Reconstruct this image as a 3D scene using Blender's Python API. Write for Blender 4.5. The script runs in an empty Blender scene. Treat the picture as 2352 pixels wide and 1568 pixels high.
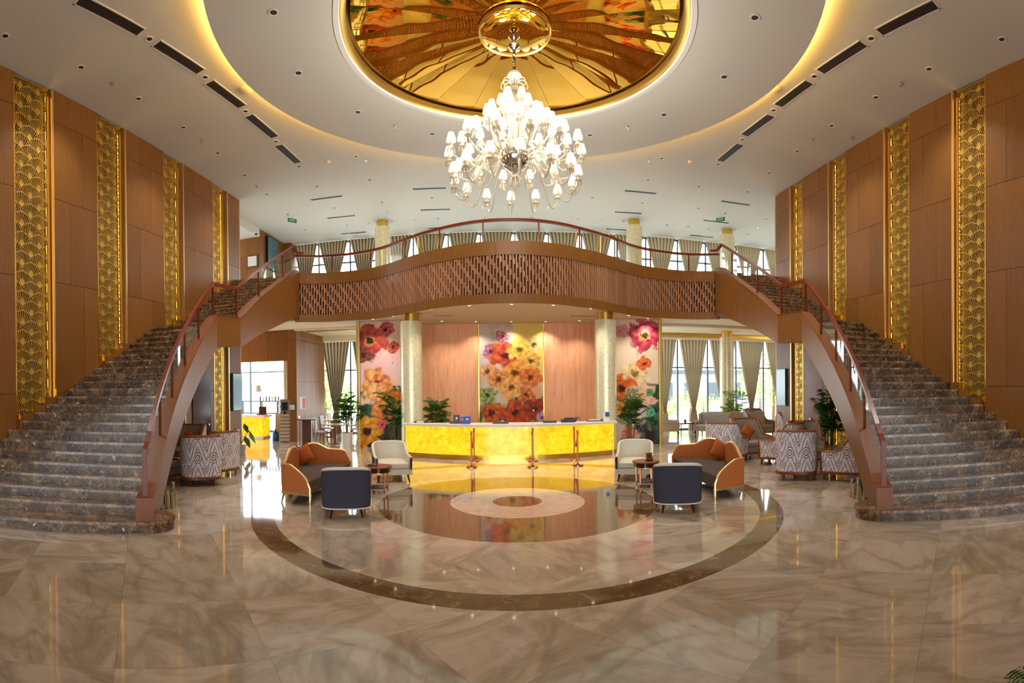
import bpy, bmesh, math, random
from mathutils import Vector, Matrix
random.seed(7)
scn = bpy.context.scene
col = scn.collection
PI = math.pi
sin, cos = math.sin, math.cos

# ---------------------------------------------------------------- camera (wide cylindrical lens)
F, HH, X0, ROLL, PITCH, CH = 1200.73, 892.49, 1152.4, .0091, -.0055, 2.2
def ray(px, py):
    th = (px-X0)/F; v = (HH-py)/F
    x, y, z = sin(th), cos(th), v
    x, z = x*cos(ROLL)+z*sin(ROLL), -x*sin(ROLL)+z*cos(ROLL)
    y, z = y*cos(PITCH)-z*sin(PITCH), y*sin(PITCH)+z*cos(PITCH)
    return x, y, z
def onz(px, py, z=0.0):
    d = ray(px, py); t = (z-CH)/d[2]; return Vector((d[0]*t, d[1]*t, z))
def aty(px, py, Y):
    d = ray(px, py); t = Y/d[1]; return Vector((d[0]*t, Y, CH+d[2]*t))
def onwall(px, py, ab):
    d = ray(px, py); t = ab[0]/(d[0]-ab[1]*d[1]); return Vector((d[0]*t, d[1]*t, CH+d[2]*t))
cam = bpy.data.cameras.new('camera'); cam.type = 'PANO'; cam.panorama_type = 'CENTRAL_CYLINDRICAL'
cam.central_cylindrical_radius = 1.0
cam.central_cylindrical_range_u_min = -X0/F
cam.central_cylindrical_range_u_max = (2352-X0)/F
cam.central_cylindrical_range_v_min = (HH-1568)/F
cam.central_cylindrical_range_v_max = HH/F
cam.clip_end = 300
camo = bpy.data.objects.new('camera', cam); col.objects.link(camo)
A = Matrix.Rotation(PITCH, 4, 'X') @ Matrix.Rotation(ROLL, 4, 'Y')
camo.matrix_world = Matrix.Translation((0, 0, CH)) @ A @ Matrix.Rotation(PI/2, 4, 'X')
scn.camera = camo
scn.view_settings.view_transform = 'Standard'
scn.view_settings.look = 'None'
scn.view_settings.exposure = 0.24
scn.view_settings.gamma = 1
scn.view_settings.use_curve_mapping = False
scn.cycles.use_denoising = True
scn.cycles.max_bounces = 6
scn.cycles.diffuse_bounces = 4
scn.cycles.glossy_bounces = 4
scn.cycles.transmission_bounces = 4
scn.cycles.transparent_max_bounces = 12
scn.cycles.caustics_reflective = False
scn.cycles.caustics_refractive = False
scn.cycles.sample_clamp_indirect = 4.0
scn.cycles.use_adaptive_sampling = True
scn.cycles.adaptive_threshold = 0.05

# ---------------------------------------------------------------- materials
def srgb(r, g, b):
    f = lambda c: (c/255/12.92) if c/255 <= .04045 else ((c/255+.055)/1.055)**2.4
    return (f(r), f(g), f(b), 1)
class NT:
    def __init__(s, name):
        s.m = bpy.data.materials.new(name); s.m.use_nodes = True
        s.t = s.m.node_tree; s.t.nodes.clear()
        s.o = s.t.nodes.new('ShaderNodeOutputMaterial')
    def n(s, typ, ins=None, **kw):
        nd = s.t.nodes.new(typ)
        for k, v in kw.items(): setattr(nd, k, v)
        for k, v in (ins or {}).items():
            if isinstance(v, bpy.types.NodeSocket): s.t.links.new(v, nd.inputs[k])
            else: nd.inputs[k].default_value = v
        return nd
    def math(s, op, a, b=0.0, c=None):
        d = {0: a, 1: b}
        if c is not None: d[2] = c
        return s.n('ShaderNodeMath', d, operation=op).outputs[0]
    def mix(s, f, a, b, bt='MIX'):
        nd = s.t.nodes.new('ShaderNodeMix'); nd.data_type = 'RGBA'; nd.blend_type = bt
        for i, v in ((0, f), (6, a), (7, b)):
            if isinstance(v, bpy.types.NodeSocket): s.t.links.new(v, nd.inputs[i])
            else: nd.inputs[i].default_value = v
        return nd.outputs[2]
    def ramp(s, f, stops, interp='LINEAR'):
        nd = s.n('ShaderNodeValToRGB', {0: f}); cr = nd.color_ramp; cr.interpolation = interp
        while len(cr.elements) < len(stops): cr.elements.new(.5)
        for e, (p, c) in zip(cr.elements, stops): e.position = p; e.color = c
        return nd.outputs[0]
    def obj(s): return s.n('ShaderNodeTexCoord').outputs['Object']
    def map(s, vec, scale=(1, 1, 1), rot=(0, 0, 0), loc=(0, 0, 0)):
        return s.n('ShaderNodeMapping', {'Vector': vec, 'Scale': scale, 'Rotation': rot, 'Location': loc}).outputs[0]
    def noise(s, vec, scale, detail=3, rough=.55, dist=0.0):
        return s.n('ShaderNodeTexNoise', {'Vector': vec, 'Scale': scale, 'Detail': detail, 'Roughness': rough, 'Distortion': dist}).outputs[0]
    def bsdf(s, base, rough=.5, metal=0.0, spec=.5, emis=None, estr=0.0, bump=None, bstr=.2, bdist=.01, coat=0.0, ior=None):
        p = s.n('ShaderNodeBsdfPrincipled', {'Base Color': base, 'Roughness': rough, 'Metallic': metal, 'Specular IOR Level': spec, 'Coat Weight': coat})
        if ior: p.inputs['IOR'].default_value = ior
        if emis is not None:
            if isinstance(emis, bpy.types.NodeSocket): s.t.links.new(emis, p.inputs['Emission Color'])
            else: p.inputs['Emission Color'].default_value = emis
            if isinstance(estr, bpy.types.NodeSocket): s.t.links.new(estr, p.inputs['Emission Strength'])
            else: p.inputs['Emission Strength'].default_value = estr
        if bump is not None:
            b = s.n('ShaderNodeBump', {'Height': bump, 'Strength': bstr, 'Distance': bdist})
            s.t.links.new(b.outputs[0], p.inputs['Normal'])
        s.t.links.new(p.outputs[0], s.o.inputs[0])
        return s.m
def plain(name, c, rough=.5, metal=0.0, **kw): return NT(name).bsdf(c, rough, metal, **kw)
def emit(name, c, st):
    t = NT(name); e = t.n('ShaderNodeEmission', {0: c, 1: st}); t.t.links.new(e.outputs[0], t.o.inputs[0]); return t.m
def wood(name, c1, c2, rough=.32, var=.25, sc=1.0):
    t = NT(name); v = t.obj()
    g = t.noise(t.map(v, (26*sc, 26*sc, 1.3*sc)), 1.6, 5, .6, .8)
    g2 = t.noise(t.map(v, (3*sc, 3*sc, .35*sc)), 1.2, 2)
    c = t.mix(g, c1, c2)
    c = t.mix(t.math('MULTIPLY', g2, .55), c, (c1[0]*.55, c1[1]*.5, c1[2]*.45, 1))
    isl = t.n('ShaderNodeNewGeometry').outputs['Random Per Island']
    hv = t.n('ShaderNodeHueSaturation', {'Color': c, 'Value': t.math('MULTIPLY_ADD', isl, var, 1-var/2)})
    return t.bsdf(hv.outputs[0], rough, 0, .32)
M = {}
M['wood'] = wood('honey_wood', srgb(160, 108, 50), srgb(98, 60, 24), .42)
M['cap_wood'] = wood('cap_wood', srgb(146, 84, 38), srgb(112, 58, 24), .35, .1, 2)
M['wood_pale'] = wood('pale_wood', srgb(196, 150, 98), srgb(160, 112, 66))
M['wood_mid'] = wood('chair_wood', srgb(150, 84, 40), srgb(110, 56, 24), .3, .1, 3)
M['red_wood'] = wood('red_mahogany', srgb(136, 58, 30), srgb(104, 38, 18), .25, .1, 2)
M['dark_wood'] = wood('dark_mahogany', srgb(84, 36, 22), srgb(54, 20, 12), .15, .1, 3)
M['slat'] = wood('slat_wood', srgb(204, 152, 116), srgb(170, 118, 84), .24, .25, 1)
M['slat_back'] = wood('slat_backing_wood', srgb(104, 60, 26), srgb(76, 42, 18), .85, .1, 1)
M['seam'] = plain('seam_black', srgb(40, 26, 14), .8)
M['ceil'] = plain('ceiling_paint', srgb(212, 210, 202), .75)
M['ceil_low'] = plain('soffit_paint', srgb(236, 218, 186), .7)
M['white'] = plain('white_paint', srgb(232, 230, 224), .5)
M['stonew'] = plain('white_stone', srgb(232, 228, 216), .25)
M['pot'] = plain('white_ceramic', srgb(228, 226, 220), .18)
M['brass'] = plain('brushed_brass', srgb(226, 186, 92), .28, 1)
M['gold'] = plain('gold_leaf', srgb(240, 196, 84), .22, 1)
M['lattice'] = plain('gold_lattice', srgb(222, 178, 78), .38, .45)
M['palegold'] = plain('pale_gold_frame', srgb(232, 206, 138), .3, .85)
M['chrome'] = plain('polished_chrome', srgb(214, 214, 216), .08, 1)
M['bronze'] = plain('bronze_tube', srgb(180, 120, 84), .18, 1)
M['black'] = plain('black_plastic', srgb(26, 26, 30), .35)
M['grill'] = plain('dark_grille', srgb(54, 46, 48), .5)
M['alu'] = plain('window_frame_metal', srgb(70, 82, 88), .45, .3)
M['blue'] = plain('blue_plastic', srgb(22, 62, 160), .35)
M['green'] = plain('exit_green', srgb(30, 130, 70), .5)
M['red'] = plain('red_rope', srgb(186, 24, 26), .6)
M['paper'] = plain('paper', srgb(226, 224, 214), .7)
M['skin'] = plain('skin', srgb(214, 162, 130), .5)
M['hair'] = plain('dark_hair', srgb(34, 20, 16), .4)
M['hair2'] = plain('brown_hair', srgb(92, 44, 28), .4)
M['uniform'] = plain('dark_uniform', srgb(46, 44, 60), .8)
M['uniform2'] = plain('light_uniform', srgb(196, 170, 140), .8)
M['navy'] = plain('navy_fabric', srgb(66, 64, 78), .95, spec=.2)
M['navy_pillow'] = plain('navy_velvet', srgb(28, 34, 62), .9)
M['cream'] = plain('cream_leather', srgb(214, 205, 186), .42)
M['brown_seat'] = plain('dark_brown_upholstery', srgb(72, 54, 46), .85)
def fabric(name, c1, c2, scale=60):
    t = NT(name); v = t.obj()
    n = t.noise(v, scale, 4, .7)
    return t.bsdf(t.mix(n, c1, c2), .9, spec=.2, bump=n, bstr=.15, bdist=.003)
M['orange'] = fabric('rust_orange_fabric', srgb(206, 122, 66), srgb(170, 90, 44))
M['pillow'] = fabric('terracotta_pillow', srgb(190, 100, 44), srgb(146, 70, 28), 90)
M['grayv'] = fabric('grey_velvet', srgb(170, 156, 142), srgb(128, 114, 104), 14)
M['beige'] = fabric('beige_linen', srgb(204, 188, 170), srgb(178, 160, 142), 40)
M['white_seat'] = fabric('white_seat_fabric', srgb(214, 212, 214), srgb(184, 184, 192), 40)
# ikat
def ikat():
    t = NT('ikat_fabric'); uv = t.n('ShaderNodeTexCoord').outputs['UV']
    w = t.noise(uv, 14.0, 2)
    sep = t.n('ShaderNodeSeparateXYZ', {0: uv}); u, v = sep.outputs[0], sep.outputs[1]
    light, brown, cream = srgb(234, 230, 240), srgb(128, 100, 102), srgb(240, 228, 204)
    jag = t.math('MULTIPLY', t.math('SUBTRACT', w, .5), .030)
    def eyes(P, Q, ou, ov, c, k):
        cu = t.math('MULTIPLY', t.math('SUBTRACT', t.math('FRACT', t.math('ADD', t.math('DIVIDE', u, P), ou)), .5), P)
        cv = t.math('MULTIPLY', t.math('SUBTRACT', t.math('FRACT', t.math('ADD', t.math('DIVIDE', v, Q), ov)), .5), Q)
        r = t.math('ADD', t.math('SQRT', t.math('ADD', t.math('MULTIPLY', cu, cu), t.math('MULTIPLY', t.math('MULTIPLY', cv, cv), .5))), jag)
        core = t.ramp(t.math('MULTIPLY', r, k), [(0, brown), (.08, brown), (.085, cream), (.22, cream), (.225, brown), (.36, brown), (.365, light), (.5, light), (.505, brown), (.60, brown), (.605, light)], 'CONSTANT')
        return t.mix(t.math('LESS_THAN', t.math('MULTIPLY', r, k), .60), c, core)
    # combs: slanted dashes grouped in diamonds
    s1 = t.math('SINE', t.math('MULTIPLY', t.math('ADD', t.math('ADD', u, jag), t.math('MULTIPLY', v, .25)), 190.0))
    d = t.math('ABSOLUTE', t.math('SINE', t.math('MULTIPLY', t.math('SUBTRACT', v, t.math('ABSOLUTE', t.math('SUBTRACT', t.math('FRACT', t.math('DIVIDE', u, .36)), .5))), 15.0)))
    comb = t.math('MULTIPLY', t.math('GREATER_THAN', s1, .0), t.math('GREATER_THAN', d, .62))
    c = t.mix(comb, light, brown)
    c = eyes(.34, .50, .25, .30, c, 7.0)
    c = eyes(.34, .50, .75, .80, c, 9.5)
    return t.bsdf(c, .85, spec=.2)
M['ikat'] = ikat()
def marble_dark(nm, rough, spec, g=1.0):
    t = NT(nm); v = t.obj()
    d = t.n('ShaderNodeTexNoise', {'Vector': v, 'Scale': 5.0, 'Detail': 4.0}).outputs[1]
    vv = t.n('ShaderNodeVectorMath', {0: v, 1: t.n('ShaderNodeVectorMath', {0: d, 'Scale': .35}, operation='SCALE').outputs[0]}, operation='ADD').outputs[0]
    e = t.n('ShaderNodeTexVoronoi', {'Vector': vv, 'Scale': 5.5}, feature='DISTANCE_TO_EDGE').outputs[0]
    e2 = t.n('ShaderNodeTexVoronoi', {'Vector': vv, 'Scale': 15.0}, feature='DISTANCE_TO_EDGE').outputs[0]
    msk = t.noise(v, 3.2, 3, .6)
    msk2 = t.noise(v, 7.0, 4, .7); fine = t.noise(vv, 22.0, 5, .75)
    base = t.ramp(t.math('MULTIPLY_ADD', fine, .45, t.math('MULTIPLY', t.noise(vv, 4.0, 5, .65), .55)), [(.34, srgb(44, 28, 18)), (.48, srgb(82*g, 58*g, 38*g)), (.57, srgb(124*g, 94*g, 64*g)), (.68, srgb(172*g, 144*g, 108*g))])
    ve = t.math('MULTIPLY', t.math('SUBTRACT', 1.0, t.math('MULTIPLY', e, 26.0)), t.math('GREATER_THAN', msk, .5)); ve = t.math('MAXIMUM', ve, 0.0)
    ve2 = t.math('MULTIPLY', t.math('SUBTRACT', 1.0, t.math('MULTIPLY', e2, 12.0)), t.math('GREATER_THAN', msk2, .56)); ve2 = t.math('MAXIMUM', ve2, 0.0)
    c = t.mix(t.math('MINIMUM', t.math('ADD', t.math('MULTIPLY', ve, .6), t.math('MULTIPLY', ve2, .28)), 1.0), base, srgb(206, 182, 146))
    c = t.mix(t.math('GREATER_THAN', t.noise(v, 8.0, 3, .5, 1.0), .70), c, srgb(210, 196, 176))
    return t.bsdf(c, rough, 0, spec)
M['emperador'] = marble_dark('dark_emperador_marble', .26, .35)
M['emp_tread_lit'] = marble_dark('polished_lit_emperador_tread', .12, .55, 1.25)  # same stone as the risers, colour lightened to imitate light on the nosings
FC = (0.28, 9.95)
def marble_floor():
    t = NT('polished_marble_floor'); v = t.obj()
    sep = t.n('ShaderNodeSeparateXYZ', {0: v})
    dx = t.math('SUBTRACT', sep.outputs[0], FC[0]); dy = t.math('SUBTRACT', sep.outputs[1], FC[1])
    r = t.math('SQRT', t.math('ADD', t.math('MULTIPLY', dx, dx), t.math('MULTIPLY', dy, dy)))
    rot = t.map(v, (1/1.25, 1/1.25, 1), (0, 0, PI/4+.1), (.3, .2, 0))
    sr = t.n('ShaderNodeSeparateXYZ', {0: rot})
    cell = t.n('ShaderNodeCombineXYZ', {0: t.math('FLOOR', sr.outputs[0]), 1: t.math('FLOOR', sr.outputs[1])}).outputs[0]
    wn = t.n('ShaderNodeTexWhiteNoise', {'Vector': cell}, noise_dimensions='3D')
    wr = wn.outputs[1]
    off = t.n('ShaderNodeVectorMath', {0: wr, 'Scale': 20.0}, operation='SCALE').outputs[0]
    vo = t.n('ShaderNodeVectorMath', {0: v, 1: off}, operation='ADD').outputs[0]
    vrot = t.n('ShaderNodeVectorRotate', {'Vector': vo, 'Angle': t.math('MULTIPLY', wn.outputs[0], 3.1)}, rotation_type='Z_AXIS').outputs[0]
    n1 = t.noise(t.map(vrot, (.55, 1.3, 1)), 1.25, 8, .68, 1.3)
    n2 = t.noise(vrot, 9.0, 5, .7, .5)
    wv = t.n('ShaderNodeTexWave', {'Vector': t.map(vrot, (.3, 1, 1)), 'Scale': .7, 'Distortion': 13.0, 'Detail': 6.0, 'Detail Scale': 1.3}).outputs[1]
    base = t.ramp(n1, [(.30, srgb(136, 120, 98)), (.42, srgb(166, 148, 126)), (.52, srgb(192, 172, 152)), (.70, srgb(206, 190, 172))])
    base = t.mix(t.math('MULTIPLY', t.math('SUBTRACT', 1.0, t.ramp(wv, [(.0, (0,0,0,1)), (.12, (1,1,1,1))])), .42), base, srgb(130, 114, 88))
    base = t.mix(t.math('MULTIPLY', n2, .22), base, srgb(224, 208, 184))
    fx = t.math('ABSOLUTE', t.math('SUBTRACT', t.math('FRACT', sr.outputs[0]), .5))
    fy = t.math('ABSOLUTE', t.math('SUBTRACT', t.math('FRACT', sr.outputs[1]), .5))
    joint = t.math('GREATER_THAN', t.math('MAXIMUM', fx, fy), .4975)
    hsv = t.n('ShaderNodeHueSaturation', {'Color': base, 'Value': t.math('MULTIPLY_ADD', wn.outputs[0], .22, .88)}).outputs[0]
    base = t.mix(t.math('MULTIPLY', joint, .5), hsv, srgb(118, 102, 82))
    nb = t.noise(v, 4.5, 7, .7, 1.2)
    dark = t.ramp(nb, [(.35, srgb(70, 50, 30)), (.55, srgb(104, 80, 52)), (.68, srgb(150, 122, 90))])
    brown = t.ramp(nb, [(.35, srgb(88, 64, 46)), (.6, srgb(122, 94, 70)), (.75, srgb(150, 122, 96))])
    cream = t.ramp(nb, [(.3, srgb(196, 170, 146)), (.7, srgb(226, 204, 184))])
    def band(a, b): return t.math('MULTIPLY', t.math('GREATER_THAN', r, a), t.math('LESS_THAN', r, b))
    c = t.mix(band(4.46, 4.86), base, dark)
    c = t.mix(t.math('LESS_THAN', r, 2.63), c, brown)
    c = t.mix(t.math('LESS_THAN', r, 1.28), c, cream)
    c = t.mix(t.math('LESS_THAN', r, .47), c, brown)
    return t.bsdf(c, .055, 0, .75, coat=.35)
M['floor'] = marble_floor()
def pearl():
    t = NT('pearl_column_finish'); v = t.obj()
    n = t.noise(v, 14, 4, .7); n2 = t.noise(v, 3, 2)
    c = t.ramp(n, [(.35, srgb(218, 208, 166)), (.6, srgb(238, 232, 200)), (.75, srgb(246, 244, 224))])
    return t.bsdf(c, .24, .15, .6, bump=n, bstr=.12, bdist=.008)
M['pearl'] = pearl()
def onyx(name, st):
    t = NT(name); v = t.obj()
    n = t.noise(v, 5.5, 6, .68, .6); n2 = t.noise(v, 1.3, 2)
    c = t.ramp(n, [(.3, srgb(236, 152, 0)), (.48, srgb(252, 196, 8)), (.6, srgb(255, 214, 40)), (.74, srgb(250, 226, 130))])
    return t.bsdf(srgb(200, 150, 40), .18, 0, .5, emis=c, estr=t.math('MULTIPLY_ADD', n2, .5*st, .72*st))
M['onyx'] = onyx('backlit_onyx', .86)
def copper():
    t = NT('brushed_copper_panel'); v = t.obj()
    a = t.noise(t.map(v, (3, 3, .35)), 2.2, 6, .7, .3); b = t.noise(t.map(v, (9, 9, 1.2)), 3, 5, .75)
    c = t.ramp(a, [(.28, srgb(232, 154, 112)), (.5, srgb(248, 180, 138)), (.72, srgb(254, 204, 164))])
    c = t.mix(t.ramp(b, [(.60, (0,0,0,1)), (.72, (.55,.55,.55,1))]), c, srgb(196, 118, 86))
    return t.bsdf(c, .5, .1, .4)
M['copper'] = copper()
def vcol(name, rough=.6):
    t = NT(name); a = t.n('ShaderNodeVertexColor', layer_name='paint')
    return t.bsdf(a.outputs[0], rough, 0, .3)
M['paint'] = vcol('painted_mural')
def mirror_gold():
    t = NT('gold_mirror_panels'); v = t.obj()
    n = t.noise(v, .8, 1, .4, 0)
    return t.bsdf(srgb(246, 190, 70), .02, 1.0, .5, bump=n, bstr=.25, bdist=.10)
M['gmirror'] = mirror_gold()
def curtain_m():
    t = NT('curtain_fabric'); uv = t.n('ShaderNodeTexCoord').outputs['UV']
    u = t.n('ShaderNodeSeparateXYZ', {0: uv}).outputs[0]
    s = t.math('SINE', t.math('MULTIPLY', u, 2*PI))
    c = t.mix(t.math('MULTIPLY_ADD', s, .5, .5), srgb(92, 76, 58), srgb(184, 166, 132))  # fold light and shade put into the colour, one stripe per pleat
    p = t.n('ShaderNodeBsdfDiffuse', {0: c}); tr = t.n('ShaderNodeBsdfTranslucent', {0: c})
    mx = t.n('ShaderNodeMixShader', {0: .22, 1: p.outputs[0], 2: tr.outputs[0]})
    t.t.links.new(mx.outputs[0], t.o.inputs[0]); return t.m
M['curtain'] = curtain_m()
def glass(name, tint=(1, 1, 1, 1), refl=.55):
    t = NT(name)
    tr = t.n('ShaderNodeBsdfTransparent', {0: tint}); gl = t.n('ShaderNodeBsdfGlossy', {0: (1, 1, 1, 1), 'Roughness': 0.0})
    f = t.n('ShaderNodeFresnel', {0: 1.45})
    mx = t.n('ShaderNodeMixShader', {0: t.math('MULTIPLY', f.outputs[0], refl), 1: tr.outputs[0], 2: gl.outputs[0]})
    t.t.links.new(mx.outputs[0], t.o.inputs[0]); return t.m
M['glass'] = glass('clear_glass', (.96, .985, .975, 1), .22)
M['winglass'] = glass('window_glass', (.97, .99, 1, 1), .4)
def crystal():
    t = NT('crystal_glass')
    tr = t.n('ShaderNodeBsdfTransparent', {0: (1, .97, .9, 1)}); p = t.n('ShaderNodeBsdfPrincipled', {'Base Color': srgb(228, 220, 202), 'Roughness': .1, 'Specular IOR Level': 1.0})
    mx = t.n('ShaderNodeMixShader', {0: .6, 1: tr.outputs[0], 2: p.outputs[0]})
    t.t.links.new(mx.outputs[0], t.o.inputs[0]); return t.m
M['crystal'] = crystal()
M['shade'] = NT('lit_lampshade').bsdf(srgb(255, 250, 236), .6, emis=srgb(255, 236, 200), estr=1.05)
M['lamp_on'] = emit('lamp_on', srgb(255, 236, 196), 6)
M['cove'] = emit('cove_led', srgb(255, 196, 92), 50)
M['led'] = emit('edge_led', srgb(255, 186, 56), 7)
M['led_soft'] = emit('soft_edge_led', srgb(255, 184, 60), 2.0)
def leaf(name, a, b):
    t = NT(name); isl = t.n('ShaderNodeNewGeometry').outputs['Random Per Island']
    c = t.mix(isl, a, b)
    d = t.n('ShaderNodeBsdfPrincipled', {'Base Color': c, 'Roughness': .5, 'Specular IOR Level': .35}); tr = t.n('ShaderNodeBsdfTranslucent', {0: c})
    mx = t.n('ShaderNodeMixShader', {0: .3, 1: d.outputs[0], 2: tr.outputs[0]})
    t.t.links.new(mx.outputs[0], t.o.inputs[0]); return t.m
M['leaf'] = leaf('palm_leaf', srgb(24, 66, 16), srgb(70, 116, 34))
M['leaf2'] = leaf('bright_leaf', srgb(70, 120, 30), srgb(160, 190, 60))
M['leaf_out'] = leaf('sunlit_leaf', srgb(130, 170, 60), srgb(210, 230, 120))
M['stem'] = plain('green_stem', srgb(110, 116, 50), .6)
M['bark'] = plain('bark', srgb(140, 110, 80), .9)
M['log'] = plain('weathered_log', srgb(196, 170, 140), .85)
M['screen'] = NT('tv_screen').bsdf(srgb(22, 50, 58), .12, spec=.8, emis=srgb(70, 120, 130), estr=.22)
M['bluewater'] = plain('blue_water_jug', srgb(14, 86, 150), .15)
M['travertine'] = plain('travertine', srgb(206, 184, 150), .5)
M['paving'] = plain('outdoor_paving', srgb(210, 205, 195), .8)
M['dbuild'] = plain('grey_building', srgb(150, 158, 162), .8)
M['teal'] = plain('teal_frame', srgb(40, 84, 84), .5)
M['lamppale'] = plain('pale_lampshade', srgb(206, 196, 180), .8)
M['soil'] = plain('soil', srgb(60, 42, 30), .95)
M['hpanel'] = plain('brown_partition', srgb(88, 52, 44), .35)

M['recess_dark'] = plain('dark_bronze', srgb(70, 50, 20), .5)
LK = 1.6
# ---------------------------------------------------------------- mesh builder
class MB:
    def __init__(s): s.v = []; s.f = []; s.mi = []; s.uv = {}; s.m = 0; s.T = Matrix.Identity(4)
    def pt(s, p): s.v.append(tuple(s.T @ Vector(p))); return len(s.v)-1
    def face(s, idx, uvs=None):
        s.f.append(tuple(idx)); s.mi.append(s.m)
        if uvs: s.uv[len(s.f)-1] = uvs
    def poly(s, pts, uvs=None): s.face([s.pt(p) for p in pts], uvs)
    def box(s, c, d, rz=0.0, rx=0.0, ry=0.0):
        R = Matrix.Translation(c) @ Matrix.Rotation(rz, 4, 'Z') @ Matrix.Rotation(ry, 4, 'Y') @ Matrix.Rotation(rx, 4, 'X')
        x, y, z = d[0]/2, d[1]/2, d[2]/2
        i = [s.pt(R @ Vector(p)) for p in ((-x,-y,-z),(x,-y,-z),(x,y,-z),(-x,y,-z),(-x,-y,z),(x,-y,z),(x,y,z),(-x,y,z))]
        for f in ((0,3,2,1),(4,5,6,7),(0,1,5,4),(1,2,6,5),(2,3,7,6),(3,0,4,7)): s.face([i[k] for k in f])
    def bx(s, a, b):
        s.box([(a[k]+b[k])/2 for k in range(3)], [abs(b[k]-a[k]) for k in range(3)])
    def prism(s, poly, z0, z1):
        n = len(poly)
        a = [s.pt((p[0], p[1], z0)) for p in poly]; b = [s.pt((p[0], p[1], z1)) for p in poly]
        s.face(a[::-1]); s.face(b)
        for k in range(n): s.face((a[k], a[(k+1) % n], b[(k+1) % n], b[k]))
    def lathe(s, prof, n=24, c=(0, 0), caps=True, a0=0, a1=2*PI):
        full = abs(a1-a0-2*PI) < 1e-6; m = n if full else n+1
        rings = []
        for r, z in prof:
            rings.append([s.pt((c[0]+r*cos(a0+(a1-a0)*k/n), c[1]+r*sin(a0+(a1-a0)*k/n), z)) for k in range(m)])
        for j in range(len(prof)-1):
            for k in range(n):
                k2 = (k+1) % m
                s.face((rings[j][k], rings[j][k2], rings[j+1][k2], rings[j+1][k]))
        if caps and full:
            if prof[0][0] > 1e-6: s.face(rings[0][::-1])
            if prof[-1][0] > 1e-6: s.face(rings[-1])
    def tube(s, pts, r, n=8, closed=False):
        P = [Vector(p) for p in pts]; N = len(P); rings = []
        rr = r if isinstance(r, (list, tuple)) else [r]*N
        up = Vector((0, 0, 1)); prev = None
        for i in range(N):
            d = (P[(i+1) % N]-P[i-1]) if closed else (P[min(i+1, N-1)]-P[max(i-1, 0)])
            d = d.normalized() if d.length > 1e-9 else Vector((0, 0, 1))
            if prev is None:
                a = d.cross(up) if abs(d.z) < .95 else d.cross(Vector((1, 0, 0)))
            else: a = prev-d*prev.dot(d)
            a.normalize(); prev = a; b = d.cross(a)
            rings.append([s.pt(P[i]+(a*cos(2*PI*k/n)+b*sin(2*PI*k/n))*rr[i]) for k in range(n)])
        for i in range(N if closed else N-1):
            A_, B_ = rings[i], rings[(i+1) % N]
            for k in range(n): s.face((A_[k], A_[(k+1) % n], B_[(k+1) % n], B_[k]))
        if not closed: s.face(rings[0][::-1]); s.face(rings[-1])
    def ribbon(s, path, zt, zb, th, uv=False):
        """wall following a plan path with tops zt and bottoms zb, thickness th to the left of travel (centered)"""
        n = len(path); L = []; Rr = []
        for i in range(n):
            a = Vector(path[max(i-1, 0)][:2]); b = Vector(path[min(i+1, n-1)][:2]); d = (b-a).normalized(); nn = Vector((-d.y, d.x))*th/2
            p = Vector(path[i][:2])
            L.append((p+nn)); Rr.append((p-nn))
        I = []
        for i in range(n):
            I.append([s.pt((L[i].x, L[i].y, zb[i])), s.pt((Rr[i].x, Rr[i].y, zb[i])), s.pt((Rr[i].x, Rr[i].y, zt[i])), s.pt((L[i].x, L[i].y, zt[i]))])
        for i in range(n-1):
            a, b = I[i], I[i+1]
            for k in range(4): s.face((a[k], b[k], b[(k+1) % 4], a[(k+1) % 4]))
        s.face(I[0]); s.face(I[-1][::-1])
    def build(s, name, mat, parent=None, smooth=False, bevel=0, loc=None, fixn=True):
        me = bpy.data.meshes.new(name); me.from_pydata(s.v, [], s.f)
        mats = mat if isinstance(mat, (list, tuple)) else [mat]
        for m in mats: me.materials.append(M[m] if isinstance(m, str) else m)
        if len(mats) > 1: me.polygons.foreach_set('material_index', s.mi)
        if s.uv:
            ul = me.uv_layers.new(name='uv')
            for fi, uvs in s.uv.items():
                p = me.polygons[fi]
                for k, li in enumerate(p.loop_indices): ul.data[li].uv = uvs[k]
        if fixn and not s.uv:
            bm = bmesh.new(); bm.from_mesh(me); bmesh.ops.recalc_face_normals(bm, faces=bm.faces); bm.to_mesh(me); bm.free()
        if smooth:
            me.polygons.foreach_set('use_smooth', [True]*len(me.polygons))
            if smooth != 'all':
                me.set_sharp_from_angle(angle=math.radians(40))
        me.update()
        o = bpy.data.objects.new(name, me); col.objects.link(o)
        if parent: o.parent = parent
        if loc: o.location = loc
        if bevel:
            b = o.modifiers.new('bevel', 'BEVEL'); b.width = bevel; b.segments = 2; b.limit_method = 'ANGLE'
        return o
def struct(o): o['kind'] = 'structure'; return o
def tag(o, label, cat, group=None, kind=None):
    o['label'] = label; o['category'] = cat
    if group: o['group'] = group
    if kind: o['kind'] = kind
    return o
def empty(name, loc=(0, 0, 0), rz=0.0, label=None, cat=None, group=None):
    o = bpy.data.objects.new(name, None); col.objects.link(o); o.location = loc; o.rotation_euler = (0, 0, rz)
    o.empty_display_size = .1
    if label: tag(o, label, cat, group)
    return o
def copy_tree(o, parent=None, label=None, loc=None, rz=None, group=None, scale=None):
    c = o.copy(); col.objects.link(c); c.parent = parent
    if label: c['label'] = label
    if group: c['group'] = group
    if loc is not None: c.location = loc
    if rz is not None: c.rotation_euler = (0, 0, rz)
    if scale is not None: c.scale = (scale,)*3
    for ch in list(KIDS(o)): copy_tree(ch, c)
    return c
def KIDS(o): return [x for x in o.children]
def bez(p0, p1, p2, n):
    return [tuple((1-t)**2*a+2*t*(1-t)*b+t*t*c for a, b, c in zip(p0, p1, p2)) for t in [i/n for i in range(n+1)]]
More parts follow.
